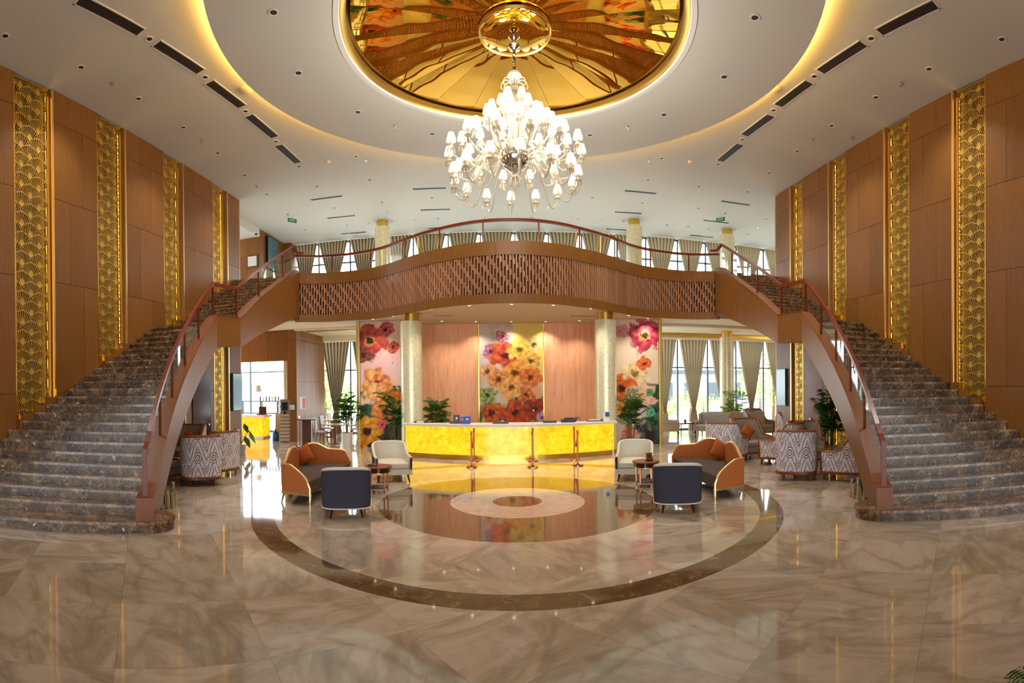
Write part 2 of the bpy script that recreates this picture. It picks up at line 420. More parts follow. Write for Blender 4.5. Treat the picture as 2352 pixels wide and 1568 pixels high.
def catmull(P, k=6):
    P = [Vector(p) for p in P]; out = []
    for i in range(len(P)-1):
        p0 = P[i-1] if i else P[0]*2-P[1]; p1, p2 = P[i], P[i+1]; p3 = P[i+2] if i+2 < len(P) else P[-1]*2-P[-2]
        for j in range(k):
            t = j/k
            out.append(.5*((2*p1)+(p2-p0)*t+(2*p0-5*p1+4*p2-p3)*t*t+(3*p1-p0-3*p2+p3)*t**3))
    out.append(P[-1]); return out
def text(body, size, mat, parent, loc, rot=(PI/2, 0, 0)):
    cu = bpy.data.curves.new('lettering', 'FONT'); cu.body = body; cu.size = size; cu.align_x = 'CENTER'; cu.align_y = 'CENTER'; cu.extrude = .001
    tmp = bpy.data.objects.new('tmp', cu); col.objects.link(tmp); dg = bpy.context.evaluated_depsgraph_get()
    me = bpy.data.meshes.new_from_object(tmp.evaluated_get(dg)); bpy.data.objects.remove(tmp); me.materials.clear(); me.materials.append(M[mat])
    o = bpy.data.objects.new('lettering', me); col.objects.link(o); o.parent = parent; o.location = loc; o.rotation_euler = rot; return o
def face_cam(x, y): return math.atan2(-x, y)   # turn so that local -y looks at the camera
# ================================================================ the setting
ZC, ZD, ZL, Z2 = 9.2, 9.0, 4.58, 6.185      # upper ceiling, hung disc, lower ceiling, upper floor
YB = 24.0                                     # window wall
WL, WR = (-9.0536, -.0159), (9.388, .0272)    # side walls: x = a + b*y
def wx(ab, y): return ab[0]+ab[1]*y
DC = (0.32, 10.15)                            # centre of the ceiling disc and the dome
m = MB(); m.prism([(-16, -9), (18, -9), (18, YB), (-16, YB)], -.2, 0); struct(m.build('floor', 'floor'))
# upper ceiling
m = MB(); NR = 96
def rect_hit(a):
    dx, dy = cos(a), sin(a); ts = []
    if dx > 1e-9: ts.append((18-DC[0])/dx)
    if dx < -1e-9: ts.append((-16-DC[0])/dx)
    if dy > 1e-9: ts.append((YB+.3-DC[1])/dy)
    if dy < -1e-9: ts.append((-9-DC[1])/dy)
    t = min(ts); return (DC[0]+dx*t, DC[1]+dy*t)
angs = sorted([2*PI*k/NR for k in range(NR)]+[math.atan2(y-DC[1], x-DC[0]) % (2*PI) for x in (-16, 18) for y in (-9, YB+.3)])
ia = [m.pt((DC[0]+3.44*cos(a), DC[1]+3.44*sin(a), ZC)) for a in angs]; oa = [m.pt((*rect_hit(a), ZC)) for a in angs]
ib = [m.pt((DC[0]+3.44*cos(a), DC[1]+3.44*sin(a), ZC+.2)) for a in angs]; ob = [m.pt((*rect_hit(a), ZC+.2)) for a in angs]
for k in range(len(angs)):
    k2 = (k+1) % len(angs); m.face((ia[k], oa[k], oa[k2], ia[k2])); m.face((ib[k2], ob[k2], ob[k], ib[k])); m.face((ia[k], ia[k2], ib[k2], ib[k]))
struct(m.build('ceiling', 'ceil'))
# hung ceiling disc with the dome opening
def ring(m, r0, r1, z0, z1, n=128, c=DC):
    a = []
    for r, z in ((r0, z0), (r1, z0), (r1, z1), (r0, z1)):
        a.append([m.pt((c[0]+r*cos(2*PI*k/n), c[1]+r*sin(2*PI*k/n), z)) for k in range(n)])
    for j in range(4):
        for k in range(n): m.face((a[j][k], a[j][(k+1) % n], a[(j+1) % 4][(k+1) % n], a[(j+1) % 4][k]))
m = MB(); ring(m, 3.44, 5.74, ZD, ZD+.04); struct(m.build('ceiling', 'ceil', smooth=True))
m = MB(); ring(m, 5.58, 5.66, ZD+.045, ZD+.075)
tag(m.build('cove_light_strip', 'cove'), 'warm glowing cove light hidden around the edge of the hung ceiling disc', 'cove light')
# gold mirrored dome
dome = empty('mirrored_ceiling_rosette', (DC[0], DC[1], ZD), label='huge round gold mirror rosette set in the ceiling above the chandelier', cat='ceiling mirror')
m = MB()
prof = [(3.46, -.012), (3.36, -.012), (3.34, .03)]
m.lathe(prof, 128, caps=False); m.build('white_rim', 'white', dome, smooth=True)
m = MB(); m.lathe([(3.34, .03), (3.30, .10), (3.22, .13), (3.24, .22), (3.16, .26), (3.12, .27)], 128, caps=False); m.build('stepped_brass_rim', 'brass', dome, smooth=True)
for k in range(20):
    m = MB(); a0, a1 = 2*PI*k/20+.003, 2*PI*(k+1)/20
    n = 6; rows = []
    for i in range(n+1):
        t = i/n; r = .69+(3.14-.69)*t; z = .08+.08*t
        rows.append([m.pt((r*cos(a0+(a1-a0)*j/6), r*sin(a0+(a1-a0)*j/6), z-.004*r*sin(PI*j/6))) for j in range(7)])
    for i in range(n):
        for j in range(6): m.face((rows[i][j], rows[i][j+1], rows[i+1][j+1], rows[i+1][j]))
    m.build('mirror_panel', 'gmirror', dome, smooth='all')
m = MB(); m.lathe([(0, .32), (3.4, .32), (3.4, .2)], 48, caps=False); m.build('cover_plate', 'recess_dark', dome)
m = MB(); m.lathe([(.0, -.03), (.35, -.025), (.64, .0), (.68, .03)], 48, caps=False); m.build('centre_mirror', 'gmirror', dome, smooth='all')
m = MB(); m.lathe([(.67, .02), (.70, .0), (.72, .05)], 48, caps=False); m.build('centre_rim', 'brass', dome, smooth=True)
# upper floor and soffit: plan with the curved front of the balcony
BAL = [(-7.15, 17.2), (-6.08, 17.66), (-4.9, 17.62), (-3.94, 17.2), (-3.02, 16.42), (-2.21, 15.76), (-.9, 15.02), (.3, 14.8),
       (1.5, 15.02), (2.75, 15.76), (3.6, 16.42), (4.5, 17.2), (5.5, 17.62), (6.65, 17.72), (7.7, 17.35)]
BC = [(p.x, p.y) for p in catmull([(x, y, 0) for x, y in BAL], 6)]
BI = [(x, y+.13) for x, y in BC]
slab = [(-9.3, 17.1), (-7.2, 17.38)]+BI+[(9.8, 17.2), (18, 17.2), (18, YB+.3), (-16, YB+.3), (-16, 17.1)]
m = MB(); m.prism(slab, ZL+.3, Z2); struct(m.build('floor', 'white'))
slab2 = [(-9.3, 17.1), (-7.2, 17.25)]+[(x, y+.05) for x, y in BC]+[(9.8, 17.2), (18, 17.2), (18, YB+.3), (-16, YB+.3), (-16, 17.1)]
m = MB(); m.prism(slab2, ZL, ZL+.12); struct(m.build('ceiling', 'ceil_low'))
# lower lounge ceiling: dropped border along the windows, tray edges
m = MB()
m.bx((-12, YB-1.0, ZL-.22), (17, YB, ZL)); m.bx((6.1, 19.4, ZL-.10), (17, 19.7, ZL)); m.bx((-8.2, 19.6, ZL-.06), (-5.6, 19.85, ZL))
struct(m.build('trim_1', 'ceil_low'))
m = MB(); m.bx((6.2, YB-1.06, ZL-.16), (17, YB-1.0, ZL-.02)); m.bx((6.2, YB-1.2, ZL-.05), (17, YB-1.06, ZL-.02)); m.bx((-8.0, 20.4, ZL-.05), (-5.7, 20.5, ZL-.01)); struct(m.build('trim_2', 'brass'))

# ---- side walls: boards, gold reveals, lattice screens
def wall_pts(px, ab): return onwall(px, 600, ab).y
goldL = [(33, 112, 122), (223, 278, 288), (375, 410, 420), (488, 512, 521)]
goldR = [(2265, 2200, 2190), (2090, 2043, 2034), (1945, 1915, 1906), (1845, 1825, 1818)]
ROWS = [0, 2.13, 4.72, 6.66, 8.46, 9.2]
def boards(m, side, y0, y1, z0=0, rows=ROWS, k0=0):
    ab = WL if side < 0 else WR; L_ = y1-y0
    for r in range(len(rows)-1):
        za, zb = rows[r], rows[r+1]
        if zb <= z0: continue
        za = max(za, z0); f = (.36 if (r+k0) % 2 else .66)
        for u0, u1 in ((0, f), (f, 1)):
            a, b = y0+L_*u0+.004, y0+L_*u1-.004
            xa, xb = wx(ab, a), wx(ab, b)
            for_x = -side*.02
            P = [(xa, a), (xb, b), (xb-side*.03, b), (xa-side*.03, a)]
            m.prism(P, za+.005, zb-.005)
bays = {}
for side, ab, gold in ((-1, WL, goldL), (1, WR, goldR)):
    seq = []
    y_end = onwall(547 if side < 0 else 1783, 467, ab).y
    ys = [-8.9]
    G = []
    for g in gold:
        a, b, c = (wall_pts(p, ab) for p in g); G.append((a, b, c))
    # two more screens nearer than the frame
    G = [(G[0][0]-2.75, G[0][1]-2.75, G[0][2]-2.75)]+G
    G = [(G[0][0]-2.75, G[0][1]-2.75, G[0][2]-2.75)]+G
    cur = -8.9
    m = MB()
    for i, (a, b, c) in enumerate(G):
        m.m = 0
        boards(m, side, cur, a, 0, k0=1 if i else 0) if cur > 0 or True else None
        cur = c
    boards(m, side, cur, y_end, 0, k0=1)
    # end return of the wall
    xe = wx(ab, y_end)
    # backing wall
    m.m = 1
    P = [(wx(ab, -8.9)+side*.004, -8.9), (xe+side*.004, y_end-.01), (xe+side*.5, y_end-.01), (wx(ab, -8.9)+side*.5, -8.9)]
    for i, (a, b, c) in enumerate([(-9, -8.9, -8.9)]+G):
        y0 = c; y1 = (G[i][0] if i < len(G) else y_end)
        m.prism([(wx(ab, y0)+side*.002, y0), (wx(ab, y1)+side*.002, y1), (wx(ab, y1)+side*.45, y1), (wx(ab, y0)+side*.45, y0)], 0, ZC)
    for (a, b, c) in G:
        m.prism([(wx(ab, a)+side*.2, a-.02), (wx(ab, c)+side*.2, c+.02), (wx(ab, c)+side*.45, c+.02), (wx(ab, a)+side*.45, a-.02)], 0, ZC)
    struct(m.build('wall_left' if side < 0 else 'wall_right', ['wood', 'seam']))
    bays[side] = G
    # end return
    m = MB(); m.bx((xe-side*.03, y_end, 0), (xe+side*5.5, y_end+.04, ZL)); m.bx((xe-side*.03, y_end, Z2), (xe+side*5.5, y_end+.04, ZC)); m.bx((xe-side*.035, y_end-.035, 0), (xe-side*.005, y_end+.045, ZC))
    struct(m.build('trim_3' if side < 0 else 'trim_4', 'wood_pale'))

# fan lattice: one mesh of open fans for a screen 1 m wide, cut to the bay width
def fan_mesh(W, Hh, name):
    bm = bmesh.new()
    P, Q, R = .50, .44, .27
    def strip(pts, w):
        # flat bar along pts
        n = len(pts); a = []
        for i in range(n):
            p = Vector(pts[i]); d = (Vector(pts[min(i+1, n-1)])-Vector(pts[max(i-1, 0)])).normalized(); nn = Vector((-d.y, d.x))
            ww = w if not isinstance(w, list) else w[i]
            a.append((bm.verts.new((p.x+nn.x*ww/2, p.y+nn.y*ww/2, 0)), bm.verts.new((p.x-nn.x*ww/2, p.y-nn.y*ww/2, 0))))
        for i in range(n-1): bm.faces.new((a[i][0], a[i][1], a[i+1][1], a[i+1][0]))
    rows = int(Hh/(Q/2))+3
    for j in range(-1, rows):
        for i in range(-1, int(W/P)+2):
            cx = i*P+(P/2 if j % 2 else 0); cy = j*Q/2
            arc = [(cx+R*sin(t), cy+R*.92*cos(t)) for t in [(-1+2*k/12)*1.32 for k in range(13)]]
            strip(arc, .016)
            base = (cx, cy-R*.62)
            for k in range(11):
                t = (-1+2*k/10)*1.2
                e = (cx+(R-.01)*sin(t), cy+(R*.92-.01)*cos(t))
                s0 = .36+.22*abs(k-5)/5
                p0 = (base[0]+(e[0]-base[0])*s0, base[1]+(e[1]-base[1])*s0)
                strip([p0, e], [.006, .011])
            # solid heart
            pts = [(cx, cy-R*.72), (cx+.075, cy-R*.12), (cx+.05, cy+.03), (cx, cy+.09), (cx-.05, cy+.03), (cx-.075, cy-R*.12)]
            bm.faces.new([bm.verts.new((x, y, 0)) for x, y in pts])
    for co, no in (((0, 0, 0), (-1, 0, 0)), ((W, 0, 0), (1, 0, 0)), ((0, 0, 0), (0, -1, 0)), ((0, Hh, 0), (0, 1, 0))):
        bmesh.ops.bisect_plane(bm, geom=bm.verts[:]+bm.edges[:]+bm.faces[:], plane_co=co, plane_no=no, clear_outer=True)
    r = bmesh.ops.extrude_face_region(bm, geom=bm.faces[:])
    vs = [v for v in r['geom'] if isinstance(v, bmesh.types.BMVert)]
    bmesh.ops.translate(bm, verts=vs, vec=(0, 0, .012))
    me = bpy.data.meshes.new(name); bm.to_mesh(me); bm.free(); me.materials.append(M['lattice']); return me
M['recess'] = plain('bronze_recess', srgb(104, 82, 46), .55, .1)
pos_lab = ['', 'nearest the entrance', 'nearest the viewer', 'second from the viewer', 'third from the viewer', 'farthest back']
for side, ab in ((-1, WL), (1, WR)):
    sn = 'left' if side < 0 else 'right'
    for i, (a, b, c) in enumerate(bays[side]):
        if i == 0: continue
        x0 = wx(ab, a); ang = math.atan2(1, ab[1])
        t = empty('fan_lattice_screen', (x0, a, 0), 0, 'tall gold fan-pattern lattice screen on the %s wall, %s' % (sn, pos_lab[i]), 'lattice screen', 'gold fan lattice screens')
        W = b-a
        me = fan_mesh(W, ZC-.06, 'lattice')
        o = bpy.data.objects.new('lattice', me); col.objects.link(o); o.parent = t
        # local x -> along +y, local y -> up, normal -> toward the hall
        o.matrix_local = Matrix(((0, 0, -side, side*.06), (1, 0, 0, 0), (0, 1, 0, 0), (0, 0, 0, 1)))
        m = MB(); m.bx((side*.17, 0, 0), (side*.185, W, ZC-.02)); m.build('backing_sheet', 'recess', t)
        m = MB(); zz = ZC-.05
        m.bx((side*-.035, -.012, 0), (side*.18, 0.016, ZC-.01)); m.bx((side*.0, -.0, zz-.03), (side*.1, W, zz))
        m.bx((side*.04, W-.005, 0), (side*.08, W+.02, zz)); m.build('brass_edge', 'brass', t)
        m = MB(); m.bx((side*-.045, c-a-.045, 0), (side*.18, c-a+.004, ZC-.01)); m.build('outer_trim', 'palegold', t)
        m = MB(); m.bx((side*.03, W+.06, 0), (side*.185, c-a-.045, ZC-.01)); m.build('reveal_board', 'wood', t)
        m = MB(); m.bx((side*.10, W+.022, .02), (side*.12, W+.055, zz-.1)); m.build('light_strip', 'led', t)
        m = MB(); m.bx((side*.13, .03, .02), (side*.15, .05, zz-.1)); m.build('light_strip', 'led_soft', t)

# ---- window wall (both floors), frames and glass
def window(n, x0, x1, z0, z1, y, mull):
    t = MB(); fw = .06
    for x in mull: t.bx((x-fw/2, y-.05, z0), (x+fw/2, y+.07, z1))
    for z in (z0+.03, z0+(z1-z0)*.66, z1-.03): t.bx((x0, y-.04, z-.03), (x1, y+.06, z+.03))
    o = struct(t.build('window_%d' % n, 'alu'))
    g = MB(); g.bx((x0, y+.0, z0), (x1, y+.012, z1)); g.build('pane', 'winglass', o)
    return o
xs_lo = [onz(p, 990).x for p in (728,)]
muls = sorted([aty(px, 880, YB).x for px in (735, 806, 1556, 1625, 1690, 1753)]+[-3, 0, 3, 14.6, -12.5, -14])
window(1, -16, 17.9, 0, ZL, YB, muls)
mulsU = sorted([aty(px, 600, YB).x for px in (733, 805, 950, 1030, 1104, 1183, 1260, 1336, 1412, 1483, 1556, 1620, 1690, 1753)]+[14.9, 16.4, -11.5, -13])
window(2, -16, 17.9, Z2, ZC, YB, mulsU)
m = MB(); m.bx((-16, YB-.02, ZL), (18, YB+.3, Z2)); struct(m.build('wall_back', 'white'))
# side closing walls beyond the hall, unseen glazed front added for daylight behind the camera
m = MB(); m.bx((17.9, 16, 0), (18.1, YB, ZC)); struct(m.build('wall_side', 'wood_pale'))
m = MB()
m.bx((-9.4, -9.1, 0), (-8.2, -8.9, ZC)); m.bx((8.4, -9.1, 0), (9.6, -8.9, ZC)); m.bx((-9.4, -9.1, 8.6), (9.6, -8.9, ZC)); m.bx((-8.2, -9.1, 4.6), (8.4, -8.9, 8.6))
struct(m.build('wall_front', 'wood'))
window(3, -8.2, 8.4, 0, 4.6, -9.0, [-8.2+1.66*i for i in range(11)])

# ---- upper left alcove: facing panel, side wall, pilaster
c0 = onz(597, 525, ZC); ux = c0.x; uy = c0.y
m = MB()
def boardsX(m, x0, x1, y, z0, z1, nx, rows):
    for i in range(nx):
        for j in range(len(rows)-1):
            m.bx((x0+(x1-x0)*i/nx+.005, y-.03, rows[j]+.005), (x0+(x1-x0)*(i+1)/nx-.005, y, rows[j+1]-.005))
boardsX(m, -12.6, ux-.02, uy, Z2, 8.85, 4, [Z2, 8.0, 8.85])
y1 = 23.2
for i in range(5):
    for za, zb in ((Z2, 7.7), (7.7, ZC)):
        ya, yb = uy+(y1-uy)*i/5+.005, uy+(y1-uy)*(i+1)/5-.005
        m.bx((ux-.05, ya, za+.005), (ux-.02, yb, zb-.005))
m.bx((ux-.5, y1, Z2), (ux+.35, YB-.1, ZC))
m.m = 1; m.bx((-12.7, uy, Z2), (ux-.05, y1, ZC)); m.m = 2; m.bx((-12.7, 17.1, 8.85), (ux-.02, uy, ZC))
struct(m.build('wall_upper_left', ['wood', 'seam', 'ceil']))
# ---- lower left portal with the opening to the bar, side wall
pc = Vector((-8.15, 19.75, 0)); hz = 3.32
m = MB()
boardsX(m, -13.0, pc.x-.42, pc.y, hz, ZL, 5, [hz, ZL-.02]); m.bx((pc.x-.41, pc.y-.05, 0), (pc.x-.0, pc.y+.3, ZL-.4)); m.bx((pc.x-.41, pc.y-.05, ZL-.39), (pc.x, pc.y+.3, ZL))
py1 = 23.2
for i in range(5):
    ya, yb = pc.y+.3+(py1-pc.y-.3)*i/5+.005, pc.y+.3+(py1-pc.y-.3)*(i+1)/5-.005
    for za, zb in ((0, 2.45), (2.45, ZL-.4), (ZL-.39, ZL)): m.bx((pc.x-.12, ya, za+.004), (pc.x-.02, yb, zb-.004))
m.m = 1; m.bx((-13, pc.y, hz+.01), (pc.x-.42, pc.y+.25, ZL)); m.bx((pc.x-.4, pc.y+.3, 0), (pc.x-.12, py1, ZL))
struct(m.build('wall_portal', ['wood', 'seam']))
m = MB(); m.bx((pc.x-1.15, 21.0, 0), (pc.x-.45, 21.4, hz+.6)); struct(m.build('wall_bar', 'travertine'))
# door panel in the lower left wall, under the landing
d0, d1 = onwall(440, 950, WL), onwall(480, 950, WL)
m = MB(); m.bx((wx(WL, d0.y)+.03, d0.y, 0), (wx(WL, d0.y)+.06, d1.y, 2.62)); dr = struct(m.build('door_1', 'dark_wood'))
m = MB(); m.bx((wx(WL, d0.y)+.06, (d0.y+d1.y)/2+.3, 1.0), (wx(WL, d0.y)+.12, (d0.y+d1.y)/2+.38, 1.06)); m.build('door_handle', 'chrome', dr)
d0, d1 = onwall(1858, 950, WR), onwall(1892, 950, WR)
m = MB(); m.bx((wx(WR, d0.y)-.06, min(d0.y, d1.y), 0), (wx(WR, d0.y)-.03, max(d0.y, d1.y), 2.62)); dr = struct(m.build('door_2', 'wood_mid'))
m = MB(); m.bx((wx(WR, d0.y)-.11, (d0.y+d1.y)/2+.2, 1.0), (wx(WR, d0.y)-.06, (d0.y+d1.y)/2+.28, 1.06)); m.build('door_handle', 'chrome', dr)

# ---- reception back wall and mural wings
YM = 19.85
m = MB(); m.bx((-5.3, YM+.06, 0), (5.9, YM+.4, ZL)); struct(m.build('wall_reception', 'white'))
def pxX(px, y): return aty(px, 850, y).x
a, b, c_, d = pxX(940, YM), pxX(1100, YM), pxX(1248, YM), pxX(1410, YM)
m = MB(); m.bx((a, YM, 0), (b-.03, YM+.05, ZL-.005)); tag(m.build('copper_wall_panel', 'copper'), 'weathered copper-pink wall panel left of the central flower mural', 'wall panel', 'copper panels behind reception')
m = MB(); m.bx((c_+.03, YM, 0), (d, YM+.05, ZL-.005)); tag(m.build('copper_wall_panel', 'copper'), 'weathered copper-pink wall panel right of the central flower mural', 'wall panel', 'copper panels behind reception')
MUR = (b, c_)
YW = 18.35
wl0, wl1 = pxX(822, YW), pxX(935, YW); wr0, wr1 = pxX(1412, YW), pxX(1518, YW)
for x0, x1, nm in ((wl0, wl1, 'wall_wing_left'), (wr0, wr1, 'wall_wing_right')):
    m = MB(); m.bx((x0+.02, YW+.06, 0), (x1-.02, YM+.3, ZL)); struct(m.build(nm, 'pearl'))
# ---- light: daylight, chandelier, downlights
w = bpy.data.worlds.new('daylight'); scn.world = w; w.use_nodes = True; nt = w.node_tree; nt.nodes.clear()
bg = nt.nodes.new('ShaderNodeBackground'); wo = nt.nodes.new('ShaderNodeOutputWorld'); bg.inputs[0].default_value = (.90, .96, 1, 1); bg.inputs[1].default_value = 6.5
nt.links.new(bg.outputs[0], wo.inputs[0])
def area(name, loc, rot, sx, sy, power, colr=(1, 1, 1)):
    l = bpy.data.lights.new(name, 'AREA'); l.shape = 'RECTANGLE'; l.size = sx; l.size_y = sy; l.energy = power; l.color = colr
    o = bpy.data.objects.new(name, l); col.objects.link(o); o.location = loc; o.rotation_euler = rot
    return o
# daylight comes from the sky through the added glazing behind the camera and the window wall: portals guide it
for nm, loc, rot, sx, sy in (('portal', (0, -8.95, 2.3), (PI/2, 0, 0), 16.6, 4.6), ('portal', (1, YB+.1, 7.7), (-PI/2, 0, 0), 33, 3.0), ('portal', (1, YB+.1, 2.3), (-PI/2, 0, 0), 33, 4.5)):
    o = area(nm, loc, rot, sx, sy, 1.0); o.data.cycles.is_portal = True
# ================================================================ staircases
RS = 6.185/36
def stair(side):
    X = (lambda x: x) if side < 0 else (lambda x: .5-x)
    ab = WL if side < 0 else WR
    sn = 'left' if side < 0 else 'right'
    t = empty('staircase', (0, 0, 0), 0, 'sweeping dark marble staircase with wood stringer and glass balustrade on the %s' % sn, 'staircase', 'grand staircases')
    inner = [Vector(p) for p in bez((-5.12, 6.28), (-6.55, 8.6), (-7.06, 11.48), 22)] if False else None
    def bz(tt):
        a, b, c = Vector((-5.14, 6.3)), Vector((-6.62, 8.75)), Vector((-7.06, 11.5))
        return (1-tt)**2*a+2*tt*(1-tt)*b+tt*tt*c
    I = [bz(i/22) for i in range(23)]                       # risers 1..23
    wy = [3.7, 4.3, 4.78, 5.2, 5.58, 5.95, 6.27]
    W_ = [Vector((0, y)) for y in wy]+[Vector((0, 6.27+.338*k)) for k in range(1, 17)]
    W_ = [Vector((wx(ab, p.y) if side < 0 else .5-wx(ab, p.y), p.y)) for p in W_]
    k2 = Vector((-6.95, 12.55)); y2 = 12.75
    def p2(tt):
        P = catmull([(k2.x, k2.y, 0), (-7.16, 14.1, 0), (-7.22, 15.7, 0), (-7.08, 17.1, 0)], 42); q = P[min(int(round(tt*126)), 126)]
        return Vector((q.x, q.y))
    for k in range(13):
        I.append(p2(k/12.6)); y = y2+.338*k; W_.append(Vector((wx(ab, y) if side < 0 else .5-wx(ab, y), y)))
    I.append(p2(1.0)+Vector((0, .1))); W_.append(Vector((W_[-1].x, W_[-1].y+.3)))
    n = len(I)-1                                            # 36 steps
    def P(p): return (X(p.x), p.y)
    def step(k, z0, z1):
        a, b, c, d = W_[k], I[k], I[k+1], W_[k+1]
        dn = (b-a).normalized(); nn = Vector((-dn.y, dn.x)); nn = nn if nn.y < 0 else -nn
        m = MB(); m.m = 0; m.prism([P(a), P(b), P(c), P(d)], max(z0, 0), z1-.045)
        ext = (d-a)*.12
        m.m = 1; m.prism([P(a+nn*.028), P(b+nn*.028), P(c+(c-b)*.15), P(d+ext)], z1-.045, z1)
        return m.build('step', ['emperador', 'emp_tread_lit'], t)
    for k in range(1, n):
        z1 = RS*(k+1); step(k, z1-RS-(.25 if k > 2 else .4), z1)
    # lowest step with its rounded end
    e = I[0]; arc = []
    d0 = (I[0]-W_[0]).normalized(); f = Vector((-d0.y, d0.x)); f = f if f.y < 0 else -f
    c0 = e+d0*.02-f*.28; rr = .42
    ang0 = math.atan2(f.y, f.x)
    for j in range(13):
        an = ang0+(PI*1.02)*j/12
        arc.append(c0+Vector((cos(an), sin(an)))*rr)
    front = []
    for j in range(9):
        u = j/8; q = W_[0].lerp(c0+f*rr, u); front.append(q+f*.30*sin(PI*u)*.5)
    poly = [P(q) for q in front]+[P(q) for q in arc[1:]]+[P(I[3]), P(W_[2])]
    m = MB(); m.prism(poly, 0, RS-.045)
    cen = Vector((sum(p[0] for p in poly)/len(poly), sum(p[1] for p in poly)/len(poly)))
    big = [tuple(Vector(p)+(Vector(p)-cen).normalized()*.022) for p in poly]
    m.m = 1; m.prism(big, RS-.045, RS); m.build('step', ['emperador', 'emp_tread_lit'], t)
    # stringer
    path = [I[0]]+I[1:]; S = []; zt = []; zb = []
    for k in range(n+1):
        S.append(P(I[k]))
        if k <= 22: z = RS*(k+1)+.14
        else: z = RS*23+.16+(RS*13-.03)*(k-23)/12
        zt.append(min(z+ (.18 if k == 0 else 0), 6.33))
        dep = .78 if k <= 23 else .78+(k-23)*.072
        zb.append(max(RS if k < 4 else 0.02, zt[-1]-dep-(.05 if k < 22 else 0)))
    zt[0] = RS+.36; zt[1] = RS*2+.22
    zb[-1] = ZL+.05; zb[-2] = ZL+.12
    S[-1] = (X(-7.1), 17.24)
    m = MB(); m.ribbon(S, zt, zb, .24); m.build('stringer', 'wood', t)
    m = MB(); m.ribbon(S, [z+.012 for z in zt], [z-.004 for z in zt], .27); m.build('stringer_cap', 'cap_wood', t)
    # newel block at the foot
    fdir = (I[0]-I[1]).normalized(); nb = I[0]+fdir*.04
    m = MB(); m.box((X(nb.x), nb.y, RS+.18), (.27, .12, .36), math.atan2(fdir.y, fdir.x if side < 0 else -fdir.x)+PI/2); m.build('newel_block', 'wood_mid', t)
    # soffit under the flights
    m = MB()
    for k in range(3, n):
        a, b, c, d = P(W_[k]), P(I[k]), P(I[k+1]), P(W_[k+1])
        if zb[k] < .03 and zb[k+1] < .03: continue
        m.poly([(a[0], a[1], zb[k]+.02), (b[0], b[1], zb[k]+.02), (c[0], c[1], zb[k+1]+.02), (d[0], d[1], zb[k+1]+.02)])
    m.build('soffit', 'ceil', t)
    # handrail, posts, glass
    RH = .86
    R3 = [(S[k][0], S[k][1], (zt[k] if k > 1 else zt[k]-(.12 if k == 0 else .05))+RH) for k in range(n+1)]
    # curl into the balcony rail
    last = R3[-1]
    R3 = R3[:-1]+[(X(-6.98), 17.08, 7.0), (X(-6.86), 17.34, 7.03)]
    SP = [Vector(p) for p in R3]
    m = MB(); rpath = [(p.x, p.y) for p in SP]
    m.ribbon(rpath, [p.z for p in SP], [p.z-.085 for p in SP], .075); m.build('handrail', 'red_wood', t)
    pz = R3[0]
    m = MB(); m.box((pz[0], pz[1], (zt[0]+pz[2]-.02)/2), (.085, .05, pz[2]-zt[0]-.02), math.atan2(fdir.y, fdir.x if side < 0 else -fdir.x)+PI/2); m.build('end_post', 'red_wood', t)
    posts = [6, 10, 14, 18, 22, 23, 28, 33]
    for k in posts:
        m = MB(); m.box((S[k][0], S[k][1], (zt[k]+R3[k][2])/2), (.04, .04, R3[k][2]-zt[k]-.03)); m.build('baluster', 'red_wood', t)
    marks = [0]+posts+[n-1]
    for a, b in zip(marks[:-1], marks[1:]):
        if b-a < 1: continue
        m = MB(); ks = list(range(a, b+1))
        m.ribbon([S[k] for k in ks], [R3[k][2]-.06 for k in ks], [zt[k]+.01 for k in ks], .012); m.build('glass_panel', 'glass', t)
    # gold-nosed stepped blocks where the screens meet the stairs
    for (a, b, c) in bays[side]:
        if a < 5.5 or a > 16: continue
        m = MB(); m.m = 0
        ks = [k for k in range(len(W_)-1) if a-.1 < W_[k].y < c+.05]
        for k in ks:
            ya, yb = W_[k].y, min(W_[k].y+.33, c+.02); z = RS*(k+1)+.16; xw = wx(ab, ya)
            m.m = 0; m.bx((xw-side*.10, max(ya, a), z-.5), (xw+side*.02, yb, z))
            m.m = 1; m.bx((xw-side*.105, max(ya, a)-.012, z-.14), (xw+side*.02, max(ya, a)+.01, z+.012))
        if ks: m.build('stepped_skirting', ['wood', 'gold'], t)
    return t
stair(-1); stair(1)

# ================================================================ balcony front
bal = empty('balcony', (0, 0, 0), 0, 'long curved wooden balcony front with vertical slat screen between the stairs', 'balcony')
bp = BC
n = len(bp)
zc1, zc0, zs1, zs0, zb0 = 6.29, 5.90, 5.90, 4.80, 4.58
# cap, bottom band, backing
m = MB(); m.ribbon(bp, [zc1]*n, [zc0]*n, .12); m.build('cap_band', 'wood', bal)
m = MB(); m.ribbon(bp, [zs0]*n, [zb0-.03]*n, .12); m.build('bottom_band', 'wood', bal)
inner = []
def off(path, d):
    out = []
    for i in range(len(path)):
        a = Vector(path[max(i-1, 0)]); b = Vector(path[min(i+1, len(path)-1)]); q = (b-a).normalized(); out.append(tuple(Vector(path[i])+Vector((-q.y, q.x))*d))
    return out
bo = off(bp, .06)
m = MB(); m.ribbon(bo, [zs1]*n, [zs0]*n, .05); m.build('slat_backing', 'slat_back', bal)
